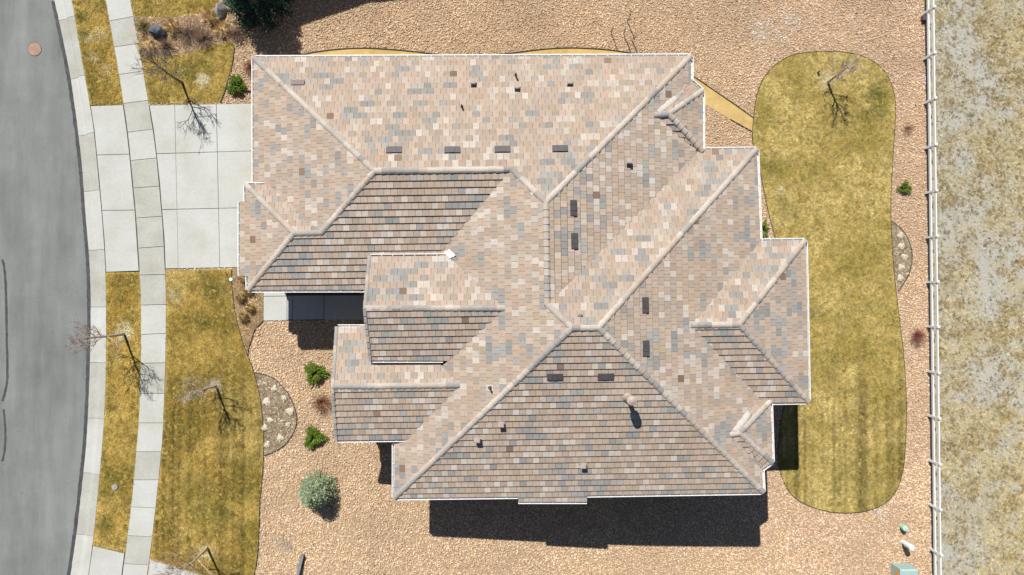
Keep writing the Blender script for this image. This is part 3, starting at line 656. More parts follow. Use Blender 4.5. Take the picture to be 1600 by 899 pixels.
# ------------------------------------------------------------------ neighbouring house beyond the top of the frame (its shadow falls on the gravel)
S0 = G(462, 43.5); S1 = G(612, 2)
nb = S0-sdir*((4.2-S0.z)/-sdir.z); nb1 = S1-sdir*((4.2-S1.z)/-sdir.z); an = math.atan2(nb1.y-nb.y, nb1.x-nb.x)
ux = Vector((math.cos(an), math.sin(an), 0)); uy = Vector((-math.sin(an), math.cos(an), 0))
nh = empty('neighbour_house', (nb.x, nb.y, -0.5), 'turned brown-roofed house next door, known by its shadow on gravel', 'house')
W_, D_ = 20.0, 15.0
mb = MB(); q = [nb+ux*a+uy*b for a, b in ((.5, .5), (W_-.5, .5), (W_-.5, D_-.5), (.5, D_-.5))]; prism(mb, [(p.x, p.y) for p in q], -3, 4.1); mb.build('wall', M['wall'], nh)
mb = MB(); zt = 4.2+D_/2*0.39; c_ = [nb+ux*a+uy*b for a, b in ((0, 0), (W_, 0), (W_, D_), (0, D_))]; r1 = nb+ux*(D_/2)+uy*(D_/2); r2 = nb+ux*(W_-D_/2)+uy*(D_/2); r1.z = zt; r2.z = zt
mb.add(c_+[r1, r2], [(0, 1, 5, 4), (1, 2, 5), (2, 3, 4, 5), (3, 0, 4), (3, 2, 1, 0)]); mb.build('roof', M['neighbour_roof'], nh)

# ------------------------------------------------------------------ fence
fy = [-48, 22.5, 92.5, 161.5, 232, 302, 371.5, 441, 510, 580, 649, 719, 788, 857, 926]
fb = G(FENCE_X(441), 441); fence = empty('rail_fence', fb, 'long white two-rail vinyl fence between the gravel yard and dry field', 'fence')
FP = [G(FENCE_X(y)-1.0, y+(y-463)*0.0) for y in fy]
for i, p in enumerate(FP):
    mb = MB(); mb.box(p+EZ*0.56, EX, EY, EZ, 0.062, 0.062, 0.62); po = mb.build('post', M['vinyl'], fence); po['base'] = tuple(fb)
    mb = MB(); c = p+EZ*1.18; mb.box(c, EX, EY, EZ, 0.075, 0.075, 0.014)
    q = 0.07; mb.add([c+Vector((-q, -q, .014)), c+Vector((q, -q, .014)), c+Vector((q, q, .014)), c+Vector((-q, q, .014)), c+Vector((0, 0, .055))], [(0, 1, 4), (1, 2, 4), (2, 3, 4), (3, 0, 4)])
    cap = mb.build('post_cap', M['vinyl']); cap.parent = po
    cap.matrix_parent_inverse = Matrix.Identity(4)
    if i < len(FP)-1:
        b = FP[i+1]; d = (b-p); L = d.length; d.normalize(); s = d.cross(EZ).normalized(); m_ = (p+b)/2
        for z in (0.5, 1.0):
            mb = MB(); mb.box(m_+EZ*z, d, s, EZ, L/2-0.06, 0.034, 0.085); mb.build('rail', M['vinyl'], fence)
    # square-cut mid rail in shade
tagged = None

# ------------------------------------------------------------------ scatter: gravel, turf, dry field
def stone_template():
    bm = bmesh.new(); bmesh.ops.create_icosphere(bm, subdivisions=1, radius=1.0); r = random.Random(5)
    for v in bm.verts: v.co *= r.uniform(0.72, 1.15)
    v = [tuple(a.co) for a in bm.verts]; f = [tuple(q.index for q in a.verts) for a in bm.faces]; bm.free(); return v, f
sv, sf = stone_template(); stone_t = template('gravel_stone', sv, sf, M['gravel_stone'])
def blades(n, h, spread, w, seed, lean=0.8):
    r = random.Random(seed); v = []; f = []
    for i in range(n):
        a = r.uniform(0, 6.283); d = r.uniform(0, spread); b = Vector((math.cos(a)*d, math.sin(a)*d, -0.01)); t = r.uniform(0, 6.283); hh = h*r.uniform(0.5, 1.1); l = hh*lean*r.uniform(0.4, 1.3)
        o = Vector((math.cos(t), math.sin(t), 0)); s = Vector((-o.y, o.x, 0))*w*r.uniform(.7, 1.2)
        k = len(v); m = b+o*l*0.35+EZ*hh*0.65; e_ = b+o*l+EZ*hh*0.85
        v += [b-s, b+s, m+s*0.8, m-s*0.8, e_]; f += [(k, k+1, k+2, k+3), (k+3, k+2, k+4)]
    return v, f
turf_t = template('turf_tuft', *blades(18, 0.075, 0.075, 0.007, 3, 1.2), M['blade'])
bunch_t = template('bunch_tuft', *blades(26, 0.22, 0.10, 0.011, 4, 1.1), M['blade'])
def sample(poly, dens, r):
    xs = [p[0] for p in poly]; ys = [p[1] for p in poly]; A = (max(xs)-min(xs))*(max(ys)-min(ys)); n = int(A*dens)
    Xs = r.uniform(min(xs), max(xs), n); Ys = r.uniform(min(ys), max(ys), n); k = pip(Xs, Ys, poly); return Xs[k], Ys[k]
GZ = lambda x: np.interp(x, KX, KZ)
SPOTS = []       # greener patches of turf: pixel, radius m
def spot(px, py, r, g): p = G(px, py); SPOTS.append((p.x, p.y, r, g))
for a in ((1368, 147, .8, .9), (1372, 172, .7, .8), (1352, 182, .5, .7), (1205, 262, .9, .6), (1228, 330, .8, .4), (276, 456, .45, .9), (333, 450, .5, .8), (322, 505, .5, .6), (130, 57, .5, .7), (127, 27, .5, .7), (290, 110, 1.0, .7), (325, 100, .8, .5), (165, 815, .6, .7), (166, 770, .5, .6), (176, 560, .4, .4), (330, 800, 1.5, .6), (300, 770, 1.0, .4), (224, 39, .6, .6), (1300, 560, 1.2, .3), (1330, 745, 1.6, .4), (1270, 490, .7, .5), (380, 770, .8, .45), (390, 820, .7, .5), (300, 880, .7, .3), (1225, 720, 1.2, .5)): spot(*a)
PALES = []
for a in ((318, 125, .42, 1), (274, 461, .45, .5), (146, 90, .3, .6), (139, 60, .3, .5), (195, 519, .5, 1), (338, 603, .35, .7), (1290, 127, .55, .9), (1220, 298, .3, .8), (322, 862, .5, .6), (165, 108, .35, .5), (156, 52, .4, .5)):
    p = G(a[0], a[1]); PALES.append((p.x, p.y, a[2], a[3]))
pts = []; cols = []; scl = []
for nm, pix, off, stripe, dens in (('b', BACK_LAWN, 0.02, 1, 150), ('f', FRONT_LAWN, 0.0, 1, 170), ('k1', STRIP_TOP, -.01, 0, 170), ('k2', STRIP_LOW, -.01, 0, 170), ('c', CORNER_LAWN, 0, 0, 170), ('u', UPPER_LAWN, 0, 0, 170)):
    wp = wpoly(pix); xs, ys = sample(wp, dens, rng); k = np.ones(len(xs), bool)
    for ox, oy in ((.06, 0), (-.06, 0), (0, .06), (0, -.06)): k &= pip(xs+ox, ys+oy, wp)
    xs, ys = xs[k], ys[k]; n = len(xs)
    a = fbm(xs, ys, 0.55, 21); b = fbm(xs, ys, 2.3, 31); c = fbm(xs, ys, 0.22, 41)
    straw = np.array([0.66, 0.475, 0.135]); pale = np.array([0.78, 0.62, 0.27]); oliv = np.array([0.29, 0.225, 0.05]); green = np.array([0.11, 0.145, 0.025]); ochre = np.array([0.58, 0.36, 0.07])
    if nm == 'b': straw = np.array([0.75, 0.60, 0.25]); ochre = np.array([0.68, 0.51, 0.17]); oliv = np.array([0.40, 0.33, 0.09])
    t = np.clip((a-0.32)/0.36, 0, 1)[:, None]; col = oliv*(1-t)+straw*t
    t = np.clip((b-0.45)/0.3, 0, 1)[:, None]*0.6; col = col*(1-t)+ochre*t
    t = np.clip((c-0.52)/0.25, 0, 1)[:, None]*0.45; col = col*(1-t)+pale*t
    t = np.clip((vnoise(xs, ys, 3.1, 51)-0.62)/0.2, 0, 1)[:, None]*0.7; col = col*(1-t)+oliv*t
    if stripe:
        s = np.clip(vnoise(xs, ys*0.012, 5.5, 61)-0.35, 0, 1)[:, None]*np.clip((-1.0-ys)/6, 0, 1)[:, None]; col = col*(1-0.95*s)
    for (x, y, r_, g) in SPOTS:
        w = np.clip(1.15-np.hypot(xs-x, ys-y)/r_+0.7*(b-.5), 0, 1)[:, None]*g; col = col*(1-w)+green*w
    for (x, y, r_, g) in PALES:
        w = np.clip(1.3-np.hypot(xs-x, ys-y)/r_+0.9*(vnoise(xs, ys, 6.0, 71)-.5), 0, 1)[:, None]*g; col = col*(1-w)+np.array([0.86, 0.76, 0.52])*w
    col = col*rng.uniform(0.45, 1.4, (n, 1))
    pts.append(np.c_[xs, ys, GZ(xs)+off]); cols.append(col); s = rng.uniform(0.65, 1.25, n); scl.append(np.c_[s, s, s*rng.uniform(.6, 1.2, n)])
pts = np.vstack(pts); n = len(pts); z0 = np.zeros(n)
scatter('lawn_grass', pts, np.c_[z0, z0, rng.uniform(0, 6.283, n)], np.vstack(scl), np.vstack(cols), turf_t, 'blade', 'short dormant golden grass covering the lawns', 'grass')

# gravel
gp = wpoly(NLOT); ex = [wpoly(q) for q in (BACK_LAWN, FRONT_LAWN, CORNER_LAWN, UPPER_LAWN, BACK_BED, CRESCENT, GRASS_BED, PLANT_BED, PATH, WALKWAY, DRIVE, ND)]+[[(p.x, p.y) for p in inset(eave_pts, 0.9)]]
vis = [tuple(G(*q)[:2]) for q in ((170, -70), (1475, -70), (1480, 975), (170, 975))]
xs, ys = sample(vis, 190, rng); k = pip(xs, ys, gp)
for q in ex: k &= ~pip(xs, ys, q)
xs, ys = xs[k], ys[k]; n = len(xs)
PALG = np.array([[0.66, 0.48, 0.32], [0.72, 0.55, 0.39], [0.60, 0.42, 0.25], [0.78, 0.65, 0.50], [0.50, 0.33, 0.19], [0.72, 0.52, 0.31], [0.30, 0.20, 0.12], [0.82, 0.73, 0.62]])
col = PALG[rng.choice(8, n, p=[.22, .20, .17, .10, .11, .12, .05, .03])]*rng.uniform(0.85, 1.15, (n, 1))*(0.80+0.46*fbm(xs, ys, 0.5, 81))[:, None]
pk = np.clip((xs-14)/3, 0, 1)[:, None]; col = col*(1-pk)+(col*np.array([1.02, 1.0, 1.04]))*pk
for (px, py, r_) in ((1235, 29, .8), (1190, 50, .9), (1222, 62, .5), (1185, 57, .4), (1378, 803, .5), (1445, 122, .35), (437, 852, .5), (450, 848, .4)):
    p = G(px, py); w = np.clip(1.1-np.hypot(xs-p.x, ys-p.y)/r_+1.2*(vnoise(xs, ys, 4.0, 91)-.5), 0, 1)[:, None]*0.75; col = col*(1-w)+(np.array([0.72, 0.68, 0.62]) if px > 500 else np.array([0.32, 0.30, 0.27]))*w
s = rng.uniform(0.026, 0.054, n)
scatter('gravel', np.c_[xs, ys, GZ(xs)-0.028+s*0.3], rng.uniform(0, 6.283, (n, 3)), np.c_[s, s*rng.uniform(.7, 1.2, n), s*rng.uniform(.5, .9, n)], col, stone_t, 'gravel_stone', 'warm tan crushed stone covering the yard', 'gravel')

# bark mulch and litter on the beds
mp, mc = [], []
for q, cc in ((BACK_BED, 0), (CRESCENT, 0), (GRASS_BED, 1), (PLANT_BED, 2)):
    xs, ys = sample(wpoly(q), 130, rng); n = len(xs); mp.append(np.c_[xs, ys, GZ(xs)+0.012])
    pal = np.array([[0.30, 0.22, 0.14], [0.42, 0.34, 0.24], [0.20, 0.14, 0.09], [0.52, 0.45, 0.34]] if cc == 0 else [[0.42, 0.29, 0.15], [0.34, 0.22, 0.11], [0.50, 0.36, 0.20], [0.26, 0.17, 0.09]] if cc == 1 else [[0.50, 0.36, 0.21], [0.36, 0.23, 0.15], [0.62, 0.47, 0.30], [0.26, 0.16, 0.12]])
    mc.append(pal[rng.integers(0, 4, n)]*(0.6+0.8*fbm(xs, ys, 1.3, 121))[:, None]*rng.uniform(.7, 1.25, (n, 1)))
mp = np.vstack(mp); n = len(mp); s = rng.uniform(.02, .07, n)
scatter('mulch', mp, np.c_[rng.uniform(-.3, .3, n), rng.uniform(-.3, .3, n), rng.uniform(0, 6.28, n)], np.c_[s*1.4, s*.6, s*.35], np.vstack(mc), stone_t, 'gravel_stone', 'bark mulch and leaf litter covering the soil beds', 'mulch')
# field tufts
fp = [tuple(G(*q)[:2]) for q in ((FENCE_X(-30)+9, -30), (1640, -30), (1640, 930), (FENCE_X(930)+9, 930))]
xs, ys = sample(fp, 170, rng); d = fbm(xs, ys, 0.35, 101); d2 = fbm(xs, ys, 1.6, 111)
k = rng.random(len(xs)) < np.clip(0.42+2.2*(d-0.42)+1.6*(d2-0.45), 0.12, 1); xs, ys, d, d2 = xs[k], ys[k], d[k], d2[k]; n = len(xs)
t = np.clip((d-.35)/.3, 0, 1)[:, None]; col = np.array([0.57, 0.55, 0.46])*(1-t)+np.array([0.66, 0.56, 0.33])*t
ye = np.clip((xs-30.2)/2.2+2.0*(d2-.5), 0, 1)[:, None]*.6; col = col*(1-ye)+np.array([0.76, 0.62, 0.31])*ye
t = (np.clip((d2-.50)/.12, 0, 1)*(rng.random(n) < .65))[:, None]*0.85; col = col*(1-t)+np.array([0.38, 0.26, 0.10])*t
t = (rng.random(n) < .16)[:, None]*0.8; col = col*(1-t)+np.array([0.15, 0.14, 0.07])*t
col = col*rng.uniform(0.75, 1.25, (n, 1)); s = rng.uniform(0.22, 0.62, n)
scatter('field_grass', np.c_[xs, ys, GZ(xs)+0.004], np.c_[rng.uniform(-.3, .3, n), rng.uniform(-.3, .3, n), rng.uniform(0, 6.28, n)], np.c_[s, s, s*0.55], col, bunch_t, 'blade', 'sparse dry bunch grass on the field beyond the fence', 'grass')

# ------------------------------------------------------------------ plants
def bare_tree(px, py, h, spread, seed, col, tw, label, clear=0.38, lean=(0, 0), nb_=13):
    r = random.Random(seed); b = G(px, py); root = empty('bare_tree', b, label, 'tree', None)
    mb = MB(); tr = []; R0 = 0.075
    pts = []
    for i in range(9):
        t = i/8; pts.append(b+Vector((lean[0]*t+0.05*math.sin(3*t+seed), lean[1]*t+0.05*math.cos(2.4*t+seed), h*0.86*t-0.05*(i == 0))))
    mb.tube(pts, [R0*(1-0.78*i/8)+0.006 for i in range(9)], 8, col); mb.build('trunk', M['twig'], root, True, True)
    cr = MB()
    def limb(p, d, L, rad, lev):
        n = 5; q = [p]; cur = p.copy(); dd = d.copy()
        for i in range(n):
            dd = (dd+Vector((r.uniform(-.22, .22), r.uniform(-.22, .22), r.uniform(-.05, .16)))).normalized(); cur = cur+dd*(L/n); q.append(cur.copy())
        k = r.uniform(.85, 1.1); c = tuple((a*(1-lev/3)+b_*lev/3)*k for a, b_ in zip(col, tw))
        cr.tube(q, [rad*(1-0.72*i/n) for i in range(n+1)], 5 if lev < 2 else 3, c, False)
        if lev < 3:
            for j in range((5, 4, 3)[lev]):
                t = r.uniform(0.3, 0.98); i = min(n-1, int(t*n)); pp = q[i].lerp(q[i+1], t*n-i); dq = (q[i+1]-q[i]).normalized()
                s = Vector((r.uniform(-1, 1), r.uniform(-1, 1), r.uniform(-.2, .9))).normalized(); limb(pp, (dq*0.75+s*0.75).normalized(), L*r.uniform(.38, .62), max(rad*.52, .0075), lev+1)
    for i in range(nb_):
        t = clear+(1-clear)*(i+.5)/nb_; k = t*8; j = min(7, int(k)); p = pts[j].lerp(pts[j+1], k-j)
        a = i*2.4+r.uniform(-.4, .4); ln = spread*(1.15-0.75*(t-clear)/(1-clear))*r.uniform(.8, 1.15)
        limb(p, Vector((math.cos(a), math.sin(a), r.uniform(.55, 1.2))).normalized(), ln, 0.030*(1.2-t*.6), 0)
    limb(pts[-1], Vector((0.1, 0.05, 1)), h*0.2, 0.014, 0)
    cr.build('crown', M['twig'], root, False, True); return root
PALEB = (0.55, 0.48, 0.42); GB = (0.30, 0.25, 0.21)
bare_tree(285, 128.5, 4.0, 1.35, 3, (0.25, 0.21, 0.18), (0.36, 0.30, 0.25), 'leafless young tree on the corner lawn, shadow falling over the driveway')
bare_tree(193, 522, 4.3, 1.15, 8, (0.50, 0.44, 0.38), (0.42, 0.30, 0.27), 'leafless young tree in the kerb lawn, leaning over kerb and road edge', 0.42)
bare_tree(337.5, 602, 3.3, 1.35, 15, PALEB, (0.60, 0.50, 0.42), 'pale leafless young tree standing in the front lawn', 0.30, nb_=10)
bare_tree(1293, 128, 3.4, 1.05, 22, PALEB, (0.55, 0.46, 0.44), 'small leafless tree on the back lawn with a bleached ring of grass', 0.33)
bare_tree(325, 858, 3.9, 1.7, 31, (0.52, 0.42, 0.30), (0.33, 0.19, 0.13), 'reddish leafless tree at the foot of front lawn beside neighbouring driveway', 0.42)

def spruce(name, px, py, h, rad, seed, cols, label, layers=11, rounded=0.6, per=15):
    r = random.Random(seed); b = G(px, py); root = empty(name, b, label, 'spruce tree')
    mb = MB(); mb.tube([b-EZ*.05, b+EZ*h*.9], [0.07*h/2.3, 0.015], 8, (0.12, 0.08, 0.06)); mb.build('trunk', M['twig'], root, True, True)
    cr = MB()
    for l in range(layers):
        t = l/(layers-1); z = h*(0.06+0.92*t); R = rad*((1-t)**rounded)*1.02+0.05; n = max(4, int(per*(0.35+0.65*(1-t))))
        for i in range(n):
            a = 6.283*(i+.5*(l % 2))/n+r.uniform(-.2, .2); L = R*r.uniform(.82, 1.08); o = Vector((math.cos(a), math.sin(a), 0)); s = Vector((-o.y, o.x, 0))
            m = max(3, int(L/0.085)); k = r.uniform(.75, 1.2)
            for j in range(m):
                f_ = (j+1)/m
                if f_ < .35 and t < .8: continue
                p = b+EZ*(z+0.10*h*(f_*f_)*.5-0.02)+o*(L*f_)
                wd = 0.16*(1.15-f_*.55)*min(1.5, rad)
                for q in range(7):
                    c = cols[0] if r.random() < .5 else cols[1]; c = tuple(x*k*r.uniform(.75, 1.25) for x in c)
                    sd = r.choice((-1, 1)); dr = (o*r.uniform(.3, 1)+s*sd*r.uniform(.1, 1.0)+EZ*r.uniform(-.2, .75)).normalized(); e_ = p+s*sd*wd*r.uniform(0, .7)
                    ln = r.uniform(.06, .12)*min(1.4, rad); x = dr.orthogonal().normalized(); x = (x*math.cos(q*1.7)+dr.cross(x)*math.sin(q*1.7))*0.016*min(1.6, rad)
                    cr.add([e_-x, e_+x, e_+dr*ln+x*.5, e_+dr*ln-x*.5], [(0, 1, 2, 3)], c)
    cr.build('crown', M['leaf'], root, False, True); return root
spruce('blue_spruce', 499, 763, 2.2, 1.0, 4, [(0.30, 0.39, 0.22), (0.43, 0.51, 0.33)], 'rounded pale blue spruce standing alone in the front gravel', 14, 0.55, 25)
spruce('dark_spruce', 413, 10, 5.6, 1.75, 5, [(0.035, 0.09, 0.06), (0.06, 0.13, 0.095)], 'tall dark green spruce beside the planting bed and house shadow', 20, 0.75, 22)

def juniper(px, py, rad, seed, label, cols=((0.13, 0.22, 0.02), (0.22, 0.33, 0.04)), h=0.5, n=190):
    r = random.Random(seed); b = G(px, py); root = empty('juniper_shrub', b, label, 'shrub'); st = MB(); lf = MB()
    for i in range(n):
        a = r.uniform(0, 6.283); L = rad*r.uniform(.35, 1.1)*(0.85+.25*math.sin(3*a+seed)); o = Vector((math.cos(a), math.sin(a), 0)); rise = h*r.uniform(.4, 1.1)*(1.25-L/rad*.6); s = Vector((-o.y, o.x, 0))
        P = [b+o*(L*t)+EZ*(rise*math.sin(t*2.2)*1.0) for t in (0, .25, .5, .75, 1)]; st.tube(P, [.012, .01, .008, .006, .003], 4, (0.13, 0.09, 0.05), False)
        m = max(5, int(L/.045)); kk = r.uniform(.7, 1.2)
        for j in range(m):
            t = .22+.8*(j+1)/m; k = min(3, int(min(t, .999)*4)); p = P[k].lerp(P[k+1], min(t, 1.0)*4-k)
            for q in range(4):
                sd = r.choice((-1, 1)); d = (o*r.uniform(.4, 1)+s*sd*r.uniform(.2, .9)+EZ*r.uniform(-.1, .7)).normalized(); x = d.orthogonal().normalized(); x = (x*math.cos(q)+d.cross(x)*math.sin(q))*.014
                c = tuple(v*kk*r.uniform(.7, 1.3) for v in r.choice(cols)); ln = r.uniform(.06, .12); lf.add([p-x, p+x, p+d*ln+x*.4, p+d*ln-x*.4], [(0, 1, 2, 3)], c)
    st.build('stem', M['twig'], root, False, True); lf.build('foliage', M['leaf'], root, False, True); return root
juniper(494, 583, .66, 1, 'bright green juniper in gravel just below the dark entry shadow')
juniper(492, 683, .66, 2, 'spreading green juniper between red twiggy bush and blue spruce', h=.4)
juniper(372, 136, .56, 3, 'green juniper on gravel strip between corner lawn and house')
juniper(1412, 294, .42, 4, 'small green juniper between back lawn and rail fence', h=.4, n=50)
juniper(1189, 357, .50, 5, 'green juniper half hidden under the rear eave beside back lawn', n=50)

def twiggy(name, px, py, rad, h, seed, cols, label, n=90, cat='shrub', group=None):
    r = random.Random(seed); b = G(px, py); mbs = MB()
    for i in range(n):
        a = r.uniform(0, 6.283); L = rad*math.sqrt(r.random())*1.05; o = Vector((math.cos(a), math.sin(a), 0)); hh = h*r.uniform(.6, 1.05)*(1.1-.5*L/rad); bs = b+o*r.uniform(0, .12)*rad
        c = tuple(x*r.uniform(.75, 1.25) for x in r.choice(cols)); P = [bs-EZ*.02, bs+o*L*.4+EZ*hh*.55, bs+o*L+EZ*hh]
        mbs.tube(P, [.009, .007, .003], 3, c, False)
        for j in range(3):
            t = r.uniform(.35, .95); p = P[1].lerp(P[2], (t-.35)/.65); d = (o*r.uniform(-.2, .8)+Vector((r.uniform(-1, 1), r.uniform(-1, 1), r.uniform(0, 1)))).normalized(); mbs.tube([p, p+d*rad*r.uniform(.15, .4)], [.005, .002], 3, c, False)
    o_ = mbs.build(name, M['twig'], None, False, True); return tag(o_, label, cat, group)
RED = [(0.33, 0.15, 0.085), (0.42, 0.22, 0.13), (0.28, 0.14, 0.08)]
twiggy('red_twig_bush', 504, 628, .62, .75, 1, RED, 'reddish brown leafless bush between two junipers beside the gabled wing', 150)
twiggy('red_twig_bush', 1431, 525, .58, .7, 2, [(0.30, 0.11, 0.10), (0.38, 0.17, 0.13)], 'crimson leafless bush in gravel between back lawn and fence', 130)
twiggy('red_twig_bush', 1416, 201, .40, .5, 3, [(0.26, 0.13, 0.09), (0.40, 0.24, 0.17)], 'thin small leafless bush in gravel beside the upper back lawn', 40)
twiggy('red_twig_bush', 393, 108, .50, .6, 4, RED, 'rust coloured leafless bush tucked against the garage corner', 110)
BRN = [(0.24, 0.16, 0.12), (0.33, 0.22, 0.17), (0.20, 0.13, 0.11)]
for i, (px, py, rd, lb) in enumerate(((297, 52, .95, 'broad brown leafless bush in planting bed beside the dark boulder'), (322, 62, .65, 'brown leafless bush at the lower edge of planting bed'), (262, 74, .55, 'low brown leafless bush below the dark boulder in planting bed'), (372, 55, .6, 'sparse brown leafless bush in gravel near the dark spruce'), (228, 42, .55, 'small olive brown bush in planting bed beside the sidewalk'))):
    twiggy('brown_twig_bush', px, py, rd, .55, 20+i, BRN if i < 4 else [(0.22, 0.20, 0.07), (0.32, 0.27, 0.11)], lb, 120)

def tuft(name, px, py, rad, h, seed, cols, label, group, n=150, spread=.55, dome=0.6):
    r = random.Random(seed); b = G(px, py); mb = MB()
    for i in range(n):
        a = r.uniform(0, 6.283); d = rad*math.sqrt(r.random())*.75; o = Vector((math.cos(a), math.sin(a), 0)); p = b+o*d; t = o*(d/rad*spread)+Vector((r.uniform(-.3, .3), r.uniform(-.3, .3), 1)); t.normalize()
        hh = h*r.uniform(.65, 1.1)*(1-.35*(d/rad)**2); s = Vector((-math.sin(a*3), math.cos(a*3), 0))*.011; c = tuple(v*r.uniform(.75, 1.25) for v in r.choice(cols))
        mb.add([p-s-EZ*.02, p+s-EZ*.02, p+t*hh+s*.6, p+t*hh-s*.6], [(0, 1, 2, 3)], c)
    if dome:
        v = [b+EZ*h*dome]; f = []; dc = tuple(x*.9 for x in cols[0])
        for ri, (q, zz) in enumerate(((.45, .85), (.8, .5), (1.0, -.05))):
            for k in range(14):
                a = 6.283*k/14; rr = rad*q*(1+.16*math.sin(3*a+seed)+r.uniform(-.1, .1)); v.append(b+Vector((math.cos(a)*rr, math.sin(a)*rr, h*dome*zz+r.uniform(-.015, .015))))
        f = [(0, 1+k, 1+(k+1) % 14) for k in range(14)]
        for ri in range(2): f += [(1+ri*14+k, 1+(ri+1)*14+k, 1+(ri+1)*14+(k+1) % 14, 1+ri*14+(k+1) % 14) for k in range(14)]
        mb.add(v, f, dc)
    o_ = mb.build(name, M['leaf'], None, False, True); return tag(o_, label, 'grass clump', group)
STR = [(0.36, 0.25, 0.10), (0.30, 0.20, 0.085), (0.42, 0.30, 0.13)]
for i, (px, py) in enumerate(((378.5, 466, ), (392.5, 483), (382.5, 497), (390, 456), (383, 437))):
    tuft('clipped_grass', px, py, .27, .38, 40+i, STR, 'clipped brown mound of ornamental grass in bed between front lawn and walkway', 'grass mounds beside the walkway', 190)
PST = [(0.72, 0.66, 0.52), (0.64, 0.58, 0.44), (0.78, 0.73, 0.60)]
for i, (px, py, rd) in enumerate(((429, 607, .2), (417, 628, .25), (453, 643, .24), (444, 622, .18), (422, 657, .2), (438, 684, .22), (414, 668, .2), (417, 695, .2), (450, 664, .17))):
    tuft('pale_grass_stub', px, py, rd, .14, 60+i, PST, 'pale cut-back grass stub in crescent soil bed beside front lawn', 'pale stubs in the crescent bed', 120, .9)
for i, (px, py) in enumerate(((1407, 368), (1408.5, 385), (1413.5, 402), (1408, 418), (1406.5, 434.5))):
    tuft('pale_grass_stub', px, py, .22, .14, 80+i, PST, 'pale cut-back grass stub in small soil bed beside back lawn', 'pale stubs in the back bed', 120, .9)
TANG = [(0.66, 0.50, 0.26), (0.74, 0.58, 0.34), (0.58, 0.42, 0.2)]
for i, (px, py, rd, lb) in enumerate(((231, 74, .5, 'straw coloured grass clump beside sidewalk at the planting bed corner'), (271, 44, .38, 'straw coloured grass clump right of the dark boulder'), (349, 48, .42, 'straw coloured grass clump below the grey boulder'), (330, 30, .35, 'small straw grass clump between grey boulder and broad brown bush'))):
    tuft('dry_grass_clump', px, py, rd, .5, 100+i, TANG, lb, None, 420, 1.2, .35)

# ------------------------------------------------------------------ small things
def boulder(px, py, sx, sy, sz, seed, mat, label, rz=0.0):
    bm = bmesh.new(); bmesh.ops.create_icosphere(bm, subdivisions=3, radius=1.0); r = random.Random(seed)
    pl_ = [(Vector((r.uniform(-1, 1), r.uniform(-1, 1), r.uniform(-.3, 1))).normalized(), r.uniform(.55, .85)) for _ in range(13)]
    for v in bm.verts:
        for n_, d_ in pl_:
            k = v.co.dot(n_)
            if k > d_: v.co -= n_*(k-d_)
        v.co *= 1+0.03*math.sin(9*v.co.x+seed)*math.cos(8*v.co.y)
    b = G(px, py); mt = Matrix.Translation(b+EZ*sz*.55) @ Matrix.Rotation(rz, 4, 'Z') @ Matrix.Diagonal((sx, sy, sz, 1)); bmesh.ops.transform(bm, matrix=mt, verts=bm.verts[:])
    me = bpy.data.meshes.new('boulder'); bm.to_mesh(me); bm.free(); return tag(link('boulder', me, mat), label, 'boulder')
boulder(249, 50, .48, .50, .42, 2, M['boulder_dark'], 'dark slate boulder with long shadow in the planting bed', .4)
boulder(347, 18, .33, .60, .4, 5, M['boulder_grey'], 'light grey upright boulder beside the upper lawn', -.15)
# manhole: ring and lid set in the road
p = G(52, 76); z = -0.125
mh = empty('manhole', (p.x, p.y, -0.13), 'round rust brown manhole cover in the grey road', 'manhole')
mb = MB(); mb.tube([(p.x, p.y, -0.16), (p.x, p.y, -0.119)], [.40, .40], 36); mb.build('frame_ring', M['tar'], mh)
mb = MB(); mb.tube([(p.x, p.y, -0.16), (p.x, p.y, -0.112), (p.x, p.y, -0.108)], [.375, .375, .365], 36)
for i in range(-3, 4):
    L = math.sqrt(.33**2-(i*.09)**2); mb.box((p.x, p.y+i*.09, -0.106), EX, EY, EZ, L, .018, .004)
mb.build('lid', M['manhole'], mh)
def round_cap(name, px, py, r, h, mat, label, cat):
    p = G(px, py); mb = MB(); mb.tube([p-EZ*.03, p+EZ*h, p+EZ*(h+.012)], [r, r, r*.85], 24); mb.tube([p+EZ*h, p+EZ*(h+.03)], [r*.4, r*.34], 16); return tag(mb.build(name, mat), label, cat)
round_cap('valve_cover', 180, 761, .17, .06, M['boulder_grey'], 'round grey valve cover in the lower kerb lawn', 'valve cover')
round_cap('irrigation_valve', 361.5, 437, .10, .07, M['ped_white'], 'small white round cap where front lawn meets the grass mounds', 'cap')
p = G(1277, 114); mb = MB(); mb.tube([p-EZ*.02, p+EZ*.26], [.05, .045], 12); mb.tube([p+EZ*.26, p+EZ*.30], [.07, .05], 12); tag(mb.build('sprinkler', M['dark_metal']), 'tiny dark sprinkler stub near the small back lawn tree', 'sprinkler')
def pedestal(px, py, h, r, mat, label):
    p = G(px, py); t = empty('utility_pedestal', p, label, 'pedestal'); mb = MB(); mb.tube([p-EZ*.05, p+EZ*h*.45], [r*.9, r*.9], 18); mb.build('base', mat, t)
    mb = MB(); mb.tube([p+EZ*h*.42, p+EZ*(h*.93), p+EZ*h*.99, p+EZ*h], [r*1.12, r*1.12, r*.85, r*.3], 18); mb.build('cover', mat, t)
pedestal(1408.5, 822.5, .50, .15, M['ped_green'], 'short mint green utility pedestal in gravel near the fence')
pedestal(1410.5, 847, 1.05, .15, M['ped_white'], 'taller white utility pedestal between mint pedestal and green utility box')
A_ = G(1391, 879); W2, D2, H2 = 1.12, 1.15, 1.05
ub = empty('utility_box', A_, 'pale green metal utility box with orange sticker by the fence', 'utility box')
c0 = A_+EX*(W2/2)-EY*(D2/2)
